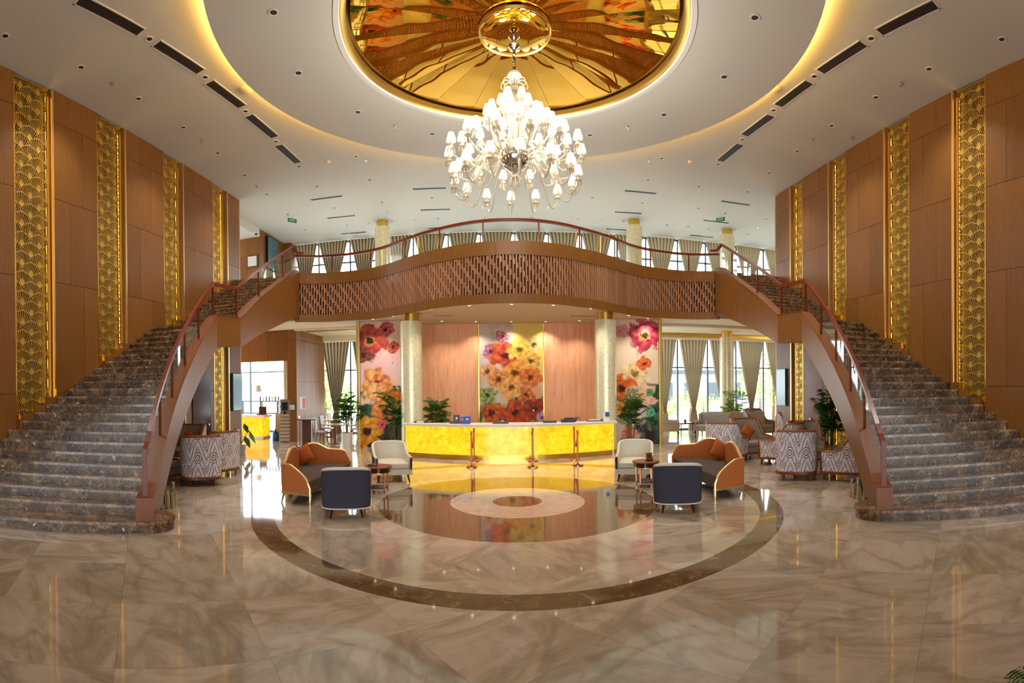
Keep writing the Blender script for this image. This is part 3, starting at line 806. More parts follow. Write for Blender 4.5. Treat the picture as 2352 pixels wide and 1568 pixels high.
# slats: even spacing along the curve, with raised staggered blocks
L = [0]
for i in range(n-1): L.append(L[-1]+(Vector(bp[i+1])-Vector(bp[i])).length)
m = MB(); N = int(L[-1]/.092); rnd = random.Random(3)
for k in range(N):
    s_ = (k+.5)*L[-1]/N; i = max(j for j in range(n-1) if L[j] <= s_); f = (s_-L[i])/(L[i+1]-L[i])
    p = Vector(bp[i]).lerp(Vector(bp[i+1]), f); d = (Vector(bp[i+1])-Vector(bp[i])).normalized(); nn = Vector((d.y, -d.x))
    an = math.atan2(d.y, d.x)
    c = p+nn*.020
    m.box((c.x, c.y, (zs0+zs1)/2), (.036, .05, zs1-zs0), an)
    z = zs0+((k*5) % 7)*.06
    while z < zs1-.08:
        h = .16; zz = min(z+h, zs1-.01); c2 = p+nn*-.004+d*.03
        m.box((c2.x, c2.y, (z+zz)/2), (.05, .05, zz-z), an); z += .42
m.build('slat_screen', 'slat', bal)
rail = empty('balcony_railing', (0, 0, 0), 0, 'glass balustrade with red wooden handrail on top of the curved balcony', 'railing')
rz = 6.93
m = MB(); m.ribbon(bp, [rz]*n, [rz-.075]*n, .085); m.build('handrail', 'red_wood', rail)
pk = [onz(p, 600, 6.6) for p in (760, 850, 928, 1011, 1118, 1233, 1337, 1419, 1493, 1580)]
idx = []
for p in pk:
    a0 = math.atan2(p.x, p.y); i = min(range(n), key=lambda j: abs(math.atan2(bp[j][0], bp[j][1])-a0)); idx.append(i)
for i in idx:
    m = MB(); m.box((bp[i][0], bp[i][1], (zc1+rz-.07)/2), (.045, .045, rz-.07-zc1)); m.build('baluster', 'red_wood', rail)
mk = [0]+idx+[n-1]
for a, b in zip(mk[:-1], mk[1:]):
    ks = list(range(a, b+1)); m = MB(); m.ribbon([bp[k] for k in ks], [rz-.07]*len(ks), [zc1]*len(ks), .012); m.build('glass_panel', 'glass', rail)

# ================================================================ columns
def column(x, y, z0, z1, r, label, capb=True, group='pearl columns'):
    t = empty('round_column', (x, y, z0), 0, label, 'column', group)
    h = z1-z0
    m = MB(); m.lathe([(r, .1), (r, h-.26)], 40, caps=True); m.build('shaft', 'pearl', t, smooth=True)
    m = MB(); m.lathe([(r*1.03, 0), (r*1.03, .1), (r*.98, .11)], 40); m.build('base_band', 'brass', t, smooth=True)
    m = MB(); m.lathe([(r*.74, h-.27), (r*.74, h-.0)], 40); m.build('capital_band', 'brass', t, smooth=True)
cl = onz(945, 1044); cr = onz(1400, 1043)
column(cl.x, 16.85, 0, ZL, .36, 'pearly round column left of the reception desk')
column(cr.x+.02, 16.85, 0, ZL, .36, 'pearly round column right of the reception desk')
cc = aty(1670, 900, 21.6); column(cc.x, 21.6, 0, ZL, .33, 'pearly round column among the lounge sofas by the window')
for px, w_, lab in ((879, 38, 'pearly upper-floor column seen over the left half of the balcony'), (1457, 36, 'pearly upper-floor column seen over the right half of the balcony'), (1671, 30, 'pearly upper-floor column behind the right end of the balcony')):
    q = aty(px, 580, 21.6); column(q.x, 21.6, Z2, ZC, .33, lab)

# ================================================================ murals (painted, vertex colours on fine panels)
import numpy as np
def fbm(x, y, seed, oct=4):
    rs = np.random.RandomState(seed); v = np.zeros_like(x); a = .5; f = 1.0
    for o in range(oct):
        g = rs.rand(64, 64); X_ = (x*f) % 64; Y_ = (y*f) % 64; xi = X_.astype(int); yi = Y_.astype(int); fx = X_-xi; fy = Y_-yi
        fx = fx*fx*(3-2*fx); fy = fy*fy*(3-2*fy); xj = (xi+1) % 64; yj = (yi+1) % 64
        v += a*((g[xi, yi]*(1-fx)+g[xj, yi]*fx)*(1-fy)+(g[xi, yj]*(1-fx)+g[xj, yj]*fx)*fy); a *= .5; f *= 2.03
    return v
def lin(c): c = np.array(c)/255.; return np.where(c <= .04045, c/12.92, ((c+.055)/1.055)**2.4)
def painting(W, H, paint, nx, ny, name, loc, parent, seed):
    xs = np.linspace(0, W, nx); ys = np.linspace(0, H, ny); Xg, Yg = np.meshgrid(xs, ys)
    C = paint(Xg, Yg, seed)
    me = bpy.data.meshes.new(name)
    vs = np.stack([Xg.ravel(), np.zeros(Xg.size), Yg.ravel()], 1)
    i = np.arange((ny-1)*(nx-1)); r, c = i//(nx-1), i % (nx-1); a = r*nx+c
    fs = np.stack([a, a+1, a+nx+1, a+nx], 1)
    me.from_pydata(vs.tolist(), [], fs.tolist())
    at = me.color_attributes.new('paint', 'FLOAT_COLOR', 'POINT')
    rgba = np.concatenate([C.reshape(-1, 3), np.ones((Xg.size, 1))], 1).astype(np.float32)
    at.data.foreach_set('color', rgba.ravel())
    me.materials.append(M['paint']); o = bpy.data.objects.new(name, me); col.objects.link(o); o.parent = parent; o.location = loc
    return o
def blend(C, mask, colr): return C*(1-mask[..., None])+np.asarray(colr)*mask[..., None]
def flower(C, X_, Y_, cx, cy, R, outer, mid, heart, seed, dark=(60, 20, 20), petals=7):
    R = R*1.28; X_ = X_+(fbm(X_*4+seed, Y_*4, 77, 3)-.45)*.16; Y_ = Y_+(fbm(X_*4, Y_*4+seed, 78, 3)-.45)*.16
    dx, dy = X_-cx, (Y_-cy)*1.12; r = np.sqrt(dx*dx+dy*dy)/R; th = np.arctan2(dy, dx)
    nz = fbm(X_*5+seed, Y_*5+seed*2, seed, 4)-.5; nz2 = fbm(X_*14+seed, Y_*14, seed+5, 3)-.5
    edge = .84+.08*np.abs(np.sin(th*petals/2+seed))+.75*nz
    mask = np.clip((edge-r)*9, 0, 1)
    tone = np.clip(.5+1.1*nz+.28*np.sin(th*petals+seed+r*5), 0, 1)
    base = lin(outer)*(1-tone[..., None])+lin(mid)*tone[..., None]
    lay = np.clip(np.sin(r*13+nz*10+th*1.0)*1.6-.7, 0, 1)*.55
    base = base*(1-lay[..., None])+lin(outer)*.55*lay[..., None]
    C = C*(1-mask[..., None])+base*mask[..., None]
    hm = np.clip((.30+nz2*.35-r)*9, 0, 1); C = blend(C, hm, lin(dark))
    ringm = np.clip(1-np.abs(r-.24-nz2*.3)*11, 0, 1)*(np.sin(th*26+nz2*20) > -.1); C = blend(C, ringm*.9, lin(heart))
    return C
def leafy(C, X_, Y_, seed, y1, c1, c2, xlim=None):
    nz = fbm(X_*3+seed, Y_*3, seed, 4); m_ = np.clip((y1-Y_+(nz-.5)*1.8)*3, 0, 1)
    if xlim is not None: m_ = m_*np.clip((xlim(X_)+(nz-.5)*.9)*3, 0, 1)
    t_ = np.clip((fbm(X_*6+3, Y_*4+1, seed+3, 4)-.35)*2.6, 0, 1)
    return C*(1-m_[..., None])+(lin(c1)*(1-t_[..., None])+lin(c2)*t_[..., None])*m_[..., None]
def drops(C, X_, Y_, pts, colr):
    for x, y, r in pts: C = blend(C, np.clip((r-np.hypot(X_-x, Y_-y))*60, 0, 1), lin(colr))
    return C
def paintL(X_, Y_, s):
    n1 = fbm(X_*1.2, Y_*.7, s, 4)
    C = lin((238, 214, 176))*(1-n1[..., None])+lin((226, 184, 196))*n1[..., None]
    C = blend(C, np.clip((1.2-np.abs(Y_-2.9))*.6, 0, .6), lin((224, 176, 190)))
    C = leafy(C, X_, Y_, s+1, 1.95, (22, 36, 38), (66, 96, 70), lambda x: 1.2-x*.5)
    C = leafy(C, X_, Y_, s+2, .7, (24, 26, 40), (70, 50, 50))
    C = flower(C, X_, Y_, .36, 3.86, .62, (150, 34, 46), (208, 92, 70), (226, 206, 110), 3)
    C = flower(C, X_, Y_, .12, 3.35, .34, (96, 40, 40), (150, 90, 70), (80, 30, 30), 13)
    C = flower(C, X_, Y_, .95, 4.25, .30, (150, 30, 60), (214, 110, 110), (120, 20, 40), 5)
    C = flower(C, X_, Y_, 1.22, 3.62, .24, (176, 52, 50), (226, 130, 110), (176, 60, 50), 6)
    C = flower(C, X_, Y_, .62, 2.30, .58, (214, 84, 66), (250, 206, 120), (120, 60, 50), 9)
    C = flower(C, X_, Y_, .70, 2.02, .44, (236, 130, 80), (252, 214, 140), (240, 170, 90), 10, dark=(226, 150, 80))
    C = flower(C, X_, Y_, 1.15, 1.75, .42, (206, 92, 20), (236, 140, 40), (110, 40, 20), 11)
    C = flower(C, X_, Y_, .92, 1.28, .46, (214, 110, 60), (246, 176, 90), (150, 60, 30), 12)
    C = flower(C, X_, Y_, .22, .60, .56, (214, 120, 40), (250, 196, 60), (110, 40, 60), 14)
    C = flower(C, X_, Y_, .8, .86, .16, (200, 50, 80), (236, 110, 130), (160, 40, 60), 15)
    return drops(C, X_, Y_, [(.6, 2.95, .02), (.62, 2.82, .025), (.85, 3.3, .015), (1.2, 3.05, .03), (1.22, 3.25, .02), (.55, 3.35, .012)], (90, 30, 40))
def paintR(X_, Y_, s):
    n1 = fbm(X_*1.1, Y_*.7, s, 4)
    C = lin((240, 224, 186))*(1-n1[..., None])+lin((222, 186, 186))*n1[..., None]
    C = leafy(C, X_, Y_, s+1, 2.7, (24, 50, 40), (90, 134, 96), lambda x: (x-.85)*1.1)
    C = leafy(C, X_, Y_, s+2, .85, (52, 34, 40), (40, 110, 100), lambda x: (x-.35))
    C = flower(C, X_, Y_, 1.10, 3.98, .62, (150, 22, 60), (222, 90, 110), (236, 206, 90), 23)
    C = flower(C, X_, Y_, .15, 4.1, .26, (206, 130, 140), (226, 160, 160), (206, 120, 130), 24, dark=(200, 120, 130))
    C = flower(C, X_, Y_, .72, 2.58, .56, (236, 196, 150), (252, 232, 170), (200, 160, 60), 25, dark=(150, 110, 40))
    C = flower(C, X_, Y_, 1.08, 2.95, .26, (226, 90, 30), (240, 140, 80), (190, 60, 30), 26)
    C = flower(C, X_, Y_, .22, 2.05, .50, (206, 82, 20), (240, 130, 50), (160, 50, 20), 27)
    C = flower(C, X_, Y_, .95, 1.75, .52, (232, 176, 140), (240, 206, 190), (230, 190, 120), 28, dark=(220, 160, 110))
    C = flower(C, X_, Y_, .70, 1.15, .42, (206, 190, 206), (240, 226, 220), (230, 160, 60), 29, dark=(190, 160, 180))
    C = flower(C, X_, Y_, .28, 1.30, .32, (236, 130, 20), (250, 190, 60), (200, 90, 20), 30)
    C = flower(C, X_, Y_, 1.28, 1.9, .16, (60, 130, 70), (110, 180, 110), (60, 130, 70), 31, dark=(40, 100, 60))
    C = flower(C, X_, Y_, 1.30, 1.15, .17, (60, 150, 110), (120, 200, 160), (60, 150, 110), 32, dark=(50, 120, 90))
    C = flower(C, X_, Y_, .48, .45, .26, (226, 60, 90), (250, 190, 160), (220, 90, 100), 33, dark=(240, 150, 140))
    return drops(C, X_, Y_, [(.8, 3.3, .03), (.82, 3.2, .025), (.62, 3.6, .015), (.78, 3.75, .02), (1.05, 3.4, .02), (1.15, 3.5, .015), (.2, 3.7, .015)], (120, 30, 50))
def paintC(X_, Y_, s):
    n1 = fbm(X_*1.0, Y_*.8, s, 5); n2 = fbm(X_*1.8+5, Y_*1.2, s+9, 4)
    C = lin((206, 196, 208))*(1-n1[..., None])+lin((234, 220, 170))*n1[..., None]
    C = blend(C, np.clip((n2-.5)*4, 0, .8)*(Y_ > 2.4), lin((240, 206, 90)))
    C = blend(C, np.clip((n1-.52)*5, 0, .7)*(Y_ > 3.2)*(X_ < 1.3), lin((176, 96, 130)))
    C = blend(C, np.clip((n2-.40)*4, 0, .75)*np.clip((1.25-X_)*2, 0, 1)*np.clip((Y_-2.9)*2, 0, 1), lin((190, 120, 160)))
    C = blend(C, np.clip((n1-.38)*5, 0, .85)*np.clip((X_-1.0)*2, 0, 1)*np.clip((Y_-2.2)*2, 0, 1), lin((244, 212, 96)))
    C = blend(C, np.clip((n2-.36)*5, 0, .8)*np.clip((2.9-Y_)*1.5, 0, 1)*np.clip((Y_-1.5)*3, 0, 1), lin((236, 160, 90)))
    C = leafy(C, X_, Y_, s+1, 1.9, (50, 84, 70), (196, 190, 80))
    C = leafy(C, X_, Y_, s+4, 1.2, (70, 40, 50), (150, 80, 40), lambda x: x-.7)
    F_ = [(1.0, 3.35, .52, (176, 40, 60), (232, 120, 60), 41), (.9, 4.05, .26, (160, 60, 110), (226, 150, 150), 42), (1.55, 3.55, .42, (226, 180, 50), (246, 224, 120), 43), (2.0, 3.15, .36, (214, 150, 50), (240, 206, 110), 44), (1.4, 2.65, .48, (226, 120, 30), (246, 190, 90), 45), (1.95, 2.5, .42, (206, 90, 40), (240, 160, 80), 46),
          (.75, 2.45, .40, (214, 110, 60), (244, 190, 110), 47), (1.2, 2.1, .42, (236, 150, 60), (250, 206, 130), 48), (.45, 1.15, .42, (170, 60, 24), (226, 120, 50), 49), (1.35, 1.15, .50, (150, 44, 22), (214, 92, 50), 50), (2.1, 1.3, .42, (120, 36, 24), (176, 70, 44), 51), (1.9, .45, .46, (120, 40, 30), (170, 74, 50), 52), (.9, .5, .34, (150, 60, 30), (210, 120, 40), 53), (2.35, 1.0, .2, (176, 130, 170), (206, 170, 190), 54), (.25, .35, .3, (196, 176, 50), (226, 214, 90), 55)]
    F_ = [(.45, 3.5, .34, (176, 90, 130), (226, 160, 180), 61), (.35, 2.75, .3, (226, 140, 90), (246, 206, 150), 62), (2.1, 3.75, .34, (214, 190, 110), (244, 232, 170), 63), (.3, 1.85, .34, (90, 130, 80), (206, 200, 110), 64), (1.75, 1.8, .36, (190, 90, 40), (236, 160, 80), 65)]+F_
    for x, y, R, o_, m__, sd in F_: C = flower(C, X_, Y_, x, y, R, o_, m__, tuple(int(v*.8) for v in o_), sd, dark=tuple(int(v*.45) for v in o_), petals=6)
    return drops(C, X_, Y_, [(2.0, .42, .06), (2.03, .25, .025), (2.05, 1.25, .045), (2.05, 1.62, .025)], (236, 230, 190))
def mural(name, x0, x1, y, z1, fn, seed, lab):
    t = empty(name, (x0, y, 0), 0, lab, 'mural')
    W = x1-x0
    painting(W-.06, z1-.02, fn, int(W/.016), int(z1/.02), 'painted_panel', (.03, -.012, .01), t, seed)
    m = MB(); m.bx((.0, -.01, 0), (W, .05, z1-.01)); m.build('backing', 'white', t)
    for xa in (0, W-.035): m = MB(); m.bx((xa, -.04, 0), (xa+.035, .06, z1-.01)); m.build('gold_strip', 'gold', t)
    return t
mural('flower_mural', MUR[0]-.02, MUR[1]+.02, YM-.03, ZL, paintC, 1, 'tall central flower painting behind the reception desk')
mural('flower_mural', wl0+.06, wl1, YW, ZL, paintL, 2, 'tall flower painting left of the reception, red poppies at its top left')
mural('flower_mural', wr0, wr1-.06, YW, ZL, paintR, 3, 'tall flower painting right of the reception, with green leaves along its right edge')
for x, lab in ((wl0-.03, 'gold-edged end trim at the left of the left flower painting'), (wr1-.06, 'gold-edged end trim at the right of the right flower painting')):
    m = MB(); m.bx((x, YW-.08, 0), (x+.09, YW+.34, ZL-.005)); tag(m.build('gold_trim_post', 'palegold'), lab, 'trim')
# ================================================================ ceiling fittings
def dl_make(name, r, ringm, lens, label, group, cat="downlight"):
    t = empty(name, (0, 0, 0), 0, label, cat, group)
    m = MB(); m.lathe([(r, 0), (r, -.012), (r*.72, -.012), (r*.68, .0)], 20, caps=False); m.build('trim_ring', ringm, t, smooth=True)
    m = MB(); m.lathe([(r*.7, -.004), (0, -.004)], 16, caps=False); m.build('lens', lens, t)
    return t
SIDE = lambda p: 'left half' if p.x < .3 else 'right half'
dl0 = [None]
def downlights(pts, z, r, lens, label, group, cond=None, ringm='white'):
    first = None
    for px in pts:
        p = onz(*px, z)
        if first is None:
            first = dl_make('ceiling_downlight', r, ringm, lens, label, group); o = first; o.location = p
        else: o = copy_tree(first, loc=p)
main_pts = [(12,82),(186,154),(318,226),(421,292),(500,351),(562,402),(613,446),(343,89),(471,177),(564,255),(634,324),(687,382),(818,359),(849,413),(727,428),
 (1360,453),(1475,466),(1604,478),(1520,363),(1488,413),(1605,428),(2301,90),(2134,158),(2012,223),(1910,288),(1831,346),(1767,397),(1716,440),(2001,88),(1871,175),(1777,253),(1705,320),(1649,377),
 (768,477),(878,464),(992,454),(1110,454),(661,492),(700,528),(731,559),(797,517),(825,551),(900,508),(921,544),(1006,502),(1019,540),(1114,499),(1218,540),(1221,499),(1316,539),(1328,502),(1412,542),(1432,507),(1506,549),(1532,516),(1596,556),(1628,526),(1666,489),(1682,556),(1718,537),(1760,503)]
downlights(main_pts, ZC, .085, 'grill', 'small round dark recessed downlight in the outer white ceiling', 'downlights in the outer ceiling')
downlights([(628,28),(685,167),(822,257),(993,307),(1355,310),(1525,263),(1664,176),(1734,40)], ZD, .095, 'grill', 'small round dark recessed downlight in the hung ceiling disc', 'downlights in the ceiling disc')
sof = [(856,732),(902,725),(990,709),(1078,701),(1175,698),(1174,738),(1093,738),(1015,737),(1271,700),(1357,708),(1253,738),(1331,736),(1444,724),(1488,731)]
downlights(sof, ZL, .07, 'lamp_on', 'small lit recessed downlight in the soffit over the reception', 'lit downlights under the balcony')
downlights([(693,757),(789,751),(720,768),(820,765),(1582,749),(1557,762),(1650,765),(1676,754)], ZL, .06, 'grill', 'small dark recessed downlight in the lower lounge ceiling', 'downlights in the lower lounge ceiling')
def disc_thing(name, pts, z, prof, mat, label, cat, group):
    first = None
    for px in pts:
        p = onz(*px, z)
        if first is None:
            m = MB(); m.lathe(prof, 16); first = tag(m.build(name, mat, smooth=True), label, cat, group); first.location = p
        else: copy_tree(first, loc=p)
disc_thing('sprinkler_head', [(257,191),(463,322),(589,426),(841,368),(889,488),(1490,367),(1740,521),(1959,314),(2070,191),(1110,474),(1260,474),(1868,318)], ZC, [(.05, 0), (.05, -.008), (.012, -.012), (.012, -.05), (.03, -.055), (.03, -.06)], 'chrome', 'tiny chrome sprinkler head in the outer ceiling', 'sprinkler', 'ceiling sprinklers')
disc_thing('sprinkler_head', [(906,289),(1442,291)], ZD, [(.05, 0), (.05, -.008), (.012, -.012), (.012, -.05), (.03, -.055), (.03, -.06)], 'chrome', 'tiny chrome sprinkler head in the hung ceiling disc', 'sprinkler', 'ceiling disc sprinklers')
disc_thing('smoke_detector', [(565,205),(1779,204)], ZC, [(.15, 0), (.15, -.03), (.11, -.05)], 'ceil_low', 'large round cream speaker disc in the ceiling between vents and cove', 'ceiling speaker', 'round ceiling speakers')
disc_thing('smoke_detector', [(754,370),(1585,370),(847,512),(952,505),(1580,520),(1381,505)], ZC, [(.07, 0), (.07, -.03), (.045, -.06), (.02, -.07)], 'ceil_low', 'small round smoke detector under the outer ceiling', 'smoke detector', 'smoke detectors')
def vent(ax, ay, bx_, by, w, label, group, slots=4):
    a, b = onz(ax, ay, ZC), onz(bx_, by, ZC); L_ = (b-a).length; an = math.atan2(b.y-a.y, b.x-a.x); c = (a+b)/2
    t = empty('ceiling_vent', (c.x, c.y, ZC), an, label, 'air vent', group)
    m = MB(); h = w/2
    m.bx((-L_/2, -h, -.012), (L_/2, -h+.03, 0)); m.bx((-L_/2, h-.03, -.012), (L_/2, h, 0)); m.bx((-L_/2, -h, -.012), (-L_/2+.03, h, 0)); m.bx((L_/2-.03, -h, -.012), (L_/2, h, 0))
    m.build('frame', 'white', t)
    m = MB(); m.bx((-L_/2+.02, -h+.02, -.003), (L_/2-.02, h-.02, .0)); m.build('backing', 'black', t)
    m = MB()
    for k in range(slots): y = -h+.03+(w-.06)*(k+.5)/slots; m.box((0, y, -.008), (L_-.06, (w-.06)/slots*.38, .01))
    m.build('slats', 'grill' if slots > 3 else 'alu', t)
big = [((178,-3),(325,75)), ((357,98),(462,165)), ((479,187),(557,245)), ((570,264),(632,315)), ((638,332),(685,374)), ((2152,8),(2018,75)), ((1986,98),(1883,165)), ((1861,187),(1786,243)), ((1773,264),(1709,311)), ((1702,330),(1653,370))]
ordn = ['nearest', 'second', 'third', 'fourth', 'farthest']
for i, (a, b) in enumerate(big): vent(*a, *b, .30, 'long slotted ceiling vent in the %s row, %s from the viewer' % ('left' if i < 5 else 'right', ordn[i % 5]), 'ceiling vent rows', 5)
small = [((946,434),(1026,431)), ((713,459),(788,449)), ((750,501),(817,494)), ((964,482),(1036,480)), ((782,537),(842,532)), ((1433,437),(1508,444)), ((1655,461),(1724,471)), ((1410,486),(1476,490)), ((1614,505),(1675,512)), ((1391,525),(1452,529)), ((1583,539),(1639,545)), ((982,524),(1015,522))]
for i, (a, b) in enumerate(small): vent(*a, *b, .22, 'narrow bluish air slot in the rear part of the upper ceiling', 'rear ceiling air slots', 2)
for a, b in (((1310,725),(1370,725)), ((995,725),(1040,725)), ((710,755),(775,751)), ((1598,750),(1668,753))):
    p, q = onz(*a, ZL), onz(*b, ZL); m = MB(); m.bx((p.x, p.y, ZL-.006), (q.x, p.y+.08, ZL)); tag(m.build('air_slot', 'grill'), 'thin dark air slot in the lower ceiling', 'air slot', 'lower ceiling air slots')
for px, lab in (((671,504), 'small green hanging exit sign over the left upper floor'), ((1655,502), 'small green hanging exit sign over the right upper floor')):
    p = onz(px[0], px[1]-8, ZC); rz_ = .9 if px[0] < 1000 else -.9
    t = empty('exit_sign', (p.x, p.y, ZC), rz_, lab, 'exit sign')
    m = MB(); m.bx((-.01, -.01, -.1), (.01, .01, 0)); m.build('hanger', 'white', t)
    m = MB(); m.bx((-.2, -.015, -.26), (.2, .015, -.1)); m.build('sign_plate', 'green', t)
    text('EXIT', .13, 'white', t, (0, -.017, -.18)); text('EXIT', .13, 'white', t, (0, .017, -.18), (PI/2, 0, PI))
for px, z, lab in (((588,533), 8.85, 'white dome camera under the alcove ceiling at upper left'), ((1653,569), ZC, 'white dome camera beside the rear upper column at right')):
    p = onz(*px, z); t = empty('dome_camera', p, 0, lab, 'security camera')
    m = MB(); m.lathe([(.09, 0), (.09, -.05), (.07, -.06)], 20); m.build('housing', 'white', t, smooth=True)
    m = MB(); m.lathe([(.07, -.06), (.06, -.1), (.03, -.125), (0, -.13)], 20, caps=False); m.build('dome', 'black', t, smooth=True)

# ================================================================ chandelier
def make_chandelier():
    t = empty('crystal_chandelier', (DC[0]-.02, 10.2, 0), 0, 'large crystal chandelier with many small lit white shades under the gold mirror', 'chandelier')
    m = MB(); m.lathe([(.02, 9.08), (.10, 9.04), (.12, 8.98), (.05, 8.9), (.045, 8.86), (.10, 8.82), (.11, 8.79), (.03, 8.72)], 24); m.build('ceiling_canopy', 'chrome', t, smooth=True)
    m = MB()
    pts = [(.022*cos(k*1.1), .022*sin(k*1.1), 8.74-.006*k) for k in range(90)]
    m.tube(pts, .014, 5); pts = [(-.022*cos(k*1.1), -.022*sin(k*1.1), 8.74-.006*k) for k in range(90)]; m.tube(pts, .014, 5); m.build('twisted_rod', 'chrome', t, smooth=True)
    m = MB(); m.lathe([(.0, 8.28), (.12, 8.27), (.14, 8.22), (.05, 8.15), (.04, 8.06), (.09, 8.0), (.05, 7.94), (.10, 7.8), (.06, 7.6), (.12, 7.45), (.07, 7.3), (.14, 7.1), (.10, 6.98), (.2, 6.9), (.16, 6.8), (.26, 6.74)], 24); m.build('glass_stem', 'crystal', t, smooth=True)
    for k in range(10):
        a = 2*PI*k/10; m = MB(); pts = [(r*cos(a), r*sin(a), z) for r, z in ((.04, 8.02), (.12, 8.14), (.22, 8.12), (.26, 8.02), (.24, 7.97))]
        m.tube([tuple(p) for p in catmull(pts, 4)], .011, 6); m.lathe([(0, -.05), (.018, -.02), (0, .02)], 8, (0, 0)) if False else None
        m.build('crown_scroll', 'crystal', t, smooth=True)
    m = MB(); m.lathe([(.03, 6.34), (.05, 6.36), (.10, 6.38), (.21, 6.45), (.27, 6.54), (.285, 6.60), (.27, 6.63), (.27, 6.65)], 32); m.build('bottom_bowl', 'chrome', t, smooth=True)
    m = MB(); m.lathe([(.0, 6.0), (.03, 6.03), (.05, 6.1), (.03, 6.16), (.08, 6.24), (.05, 6.32), (.03, 6.36)], 16)
    for k in range(8):
        a = PI/4*k; m.tube([(.03*cos(a), .03*sin(a), 6.3), (.11*cos(a), .11*sin(a), 6.22), (.12*cos(a), .12*sin(a), 6.1)], .012, 5)
    m.build('bottom_finial', 'crystal', t, smooth=True)
    m = MB()
    for k in range(28):
        a = 2*PI*k/28; m.tube([(.25*cos(a), .25*sin(a), 6.64), (.25*cos(a), .25*sin(a), 6.72)], .012, 6)
    m.lathe([(.235, 6.635), (.265, 6.635), (.265, 6.655), (.235, 6.655)], 28); m.build('gallery', 'chrome', t)
    tiers = [(6, .26, 7.66, 7.45, .05), (8, .50, 7.42, 7.2, .08), (10, .76, 7.16, 6.95, .1), (12, 1.03, 6.93, 6.72, .2), (14, 1.30, 6.70, 6.70, .3), (14, 1.22, 6.22, 6.66, .3)]
    for ti, (n, R, zs, zr, r0) in enumerate(tiers):
        dip = .30 if ti > 3 else .16
        if ti == 5: pts = [(r0, 0, zr), (r0+.22, 0, zr+.03), (r0+.45, 0, zr-.25), (R-.22, 0, zs-.30), (R-.04, 0, zs-.22), (R, 0, zs-.06)]
        else: pts = [(r0, 0, zr), (r0+(R-r0)*.3, 0, zr+.02), (r0+(R-r0)*.62, 0, min(zr, zs)-dip), (R-.05, 0, zs-.2), (R, 0, zs-.08)]
        m = MB(); m.tube([tuple(p) for p in catmull(pts, 5)], .017, 6); arm = m.build('arm', 'crystal', t, smooth=True)
        m = MB(); m.lathe([(.02, zs-.09), (.075, zs-.075), (.05, zs-.05), (.03, zs-.02), (.045, zs+.02), (.02, zs+.04)], 12, (R, 0))
        for k in range(8):
            a = PI/4*k; q = (R+.066*cos(a), .066*sin(a)); m.lathe([(0, zs-.17), (.010, zs-.14), (.004, zs-.08)], 4, q)
        cup = m.build('crystal_cup', 'crystal', arm, smooth=True)
        m = MB(); m.lathe([(.092, zs+.05), (.088, zs+.09), (.052, zs+.21), (.02, zs+.225)], 18, (R, 0), caps=False); m.lathe([(.088, zs+.06), (0, zs+.06)], 18, (R, 0), caps=False); sh = m.build('lamp_shade', 'shade', arm, smooth=True)
        for k in range(n):
            an = 2*PI*(k+.5*(ti % 2))/n+.1*ti
            if k == 0: arm.rotation_euler = (0, 0, an)
            else: copy_tree(arm, t, rz=an)
    m = MB()
    for (n, R, z, dz) in ((14, 1.25, 6.2, .16), (12, .95, 6.95, .14), (10, .7, 7.2, .12)):
        for k in range(n):
            a0 = 2*PI*k/n+.3; a1 = 2*PI*(k+1)/n+.3
            for j in range(12):
                f = j/12; a = a0+(a1-a0)*f; zz = z-dz*4*f*(1-f); m.box((R*cos(a), R*sin(a), zz), (.014, .014, .014), a, .7)
    m.build('bead_garlands', 'crystal', t)['kind'] = 'stuff'
    return t
make_chandelier()
def point(loc, power, c, r=.5):
    l = bpy.data.lights.new('lamp', 'POINT'); l.energy = power; l.color = c; l.shadow_soft_size = r
    o = bpy.data.objects.new('lamp', l); col.objects.link(o); o.location = loc
    return o
# the chandelier's bulbs as a ring of soft lamps, outside the glass bowl
for k in range(6): a = PI/3*k; point((DC[0]+1.05*cos(a), 10.2+1.05*sin(a), 7.2), 60*LK, (1, .94, .85), .18)
def spot(loc, power, c=(1, .93, .82), ang=1.9, r=.06, blend=.8, aim=None):
    l = bpy.data.lights.new('downlight_lamp', 'SPOT'); l.energy = power; l.color = c; l.spot_size = ang; l.spot_blend = blend; l.shadow_soft_size = r
    o = bpy.data.objects.new('downlight_lamp', l); col.objects.link(o); o.location = loc
    if aim is not None: o.rotation_euler = (Vector(aim)-Vector(loc)).to_track_quat('-Z', 'Y').to_euler()
    return o
for px in [(186,154),(421,292),(562,402),(471,177),(634,324),(2134,158),(1910,288),(1767,397),(1871,175),(1705,320),(818,359),(1520,363),(768,477),(1604,478),(992,454),(1360,453)]:
    p = onz(*px, ZC); spot((p.x, p.y, ZC-.03), 150*LK)
for px in [(822,257),(1525,263),(993,307),(1355,310),(685,167),(1664,176)]:
    p = onz(*px, ZD); spot((p.x, p.y, ZD-.03), 120*LK)
for px in sof:
    p = onz(*px, ZL); spot((p.x, p.y, ZL-.02), 74*LK, (1, .88, .72), 2.0, .05)
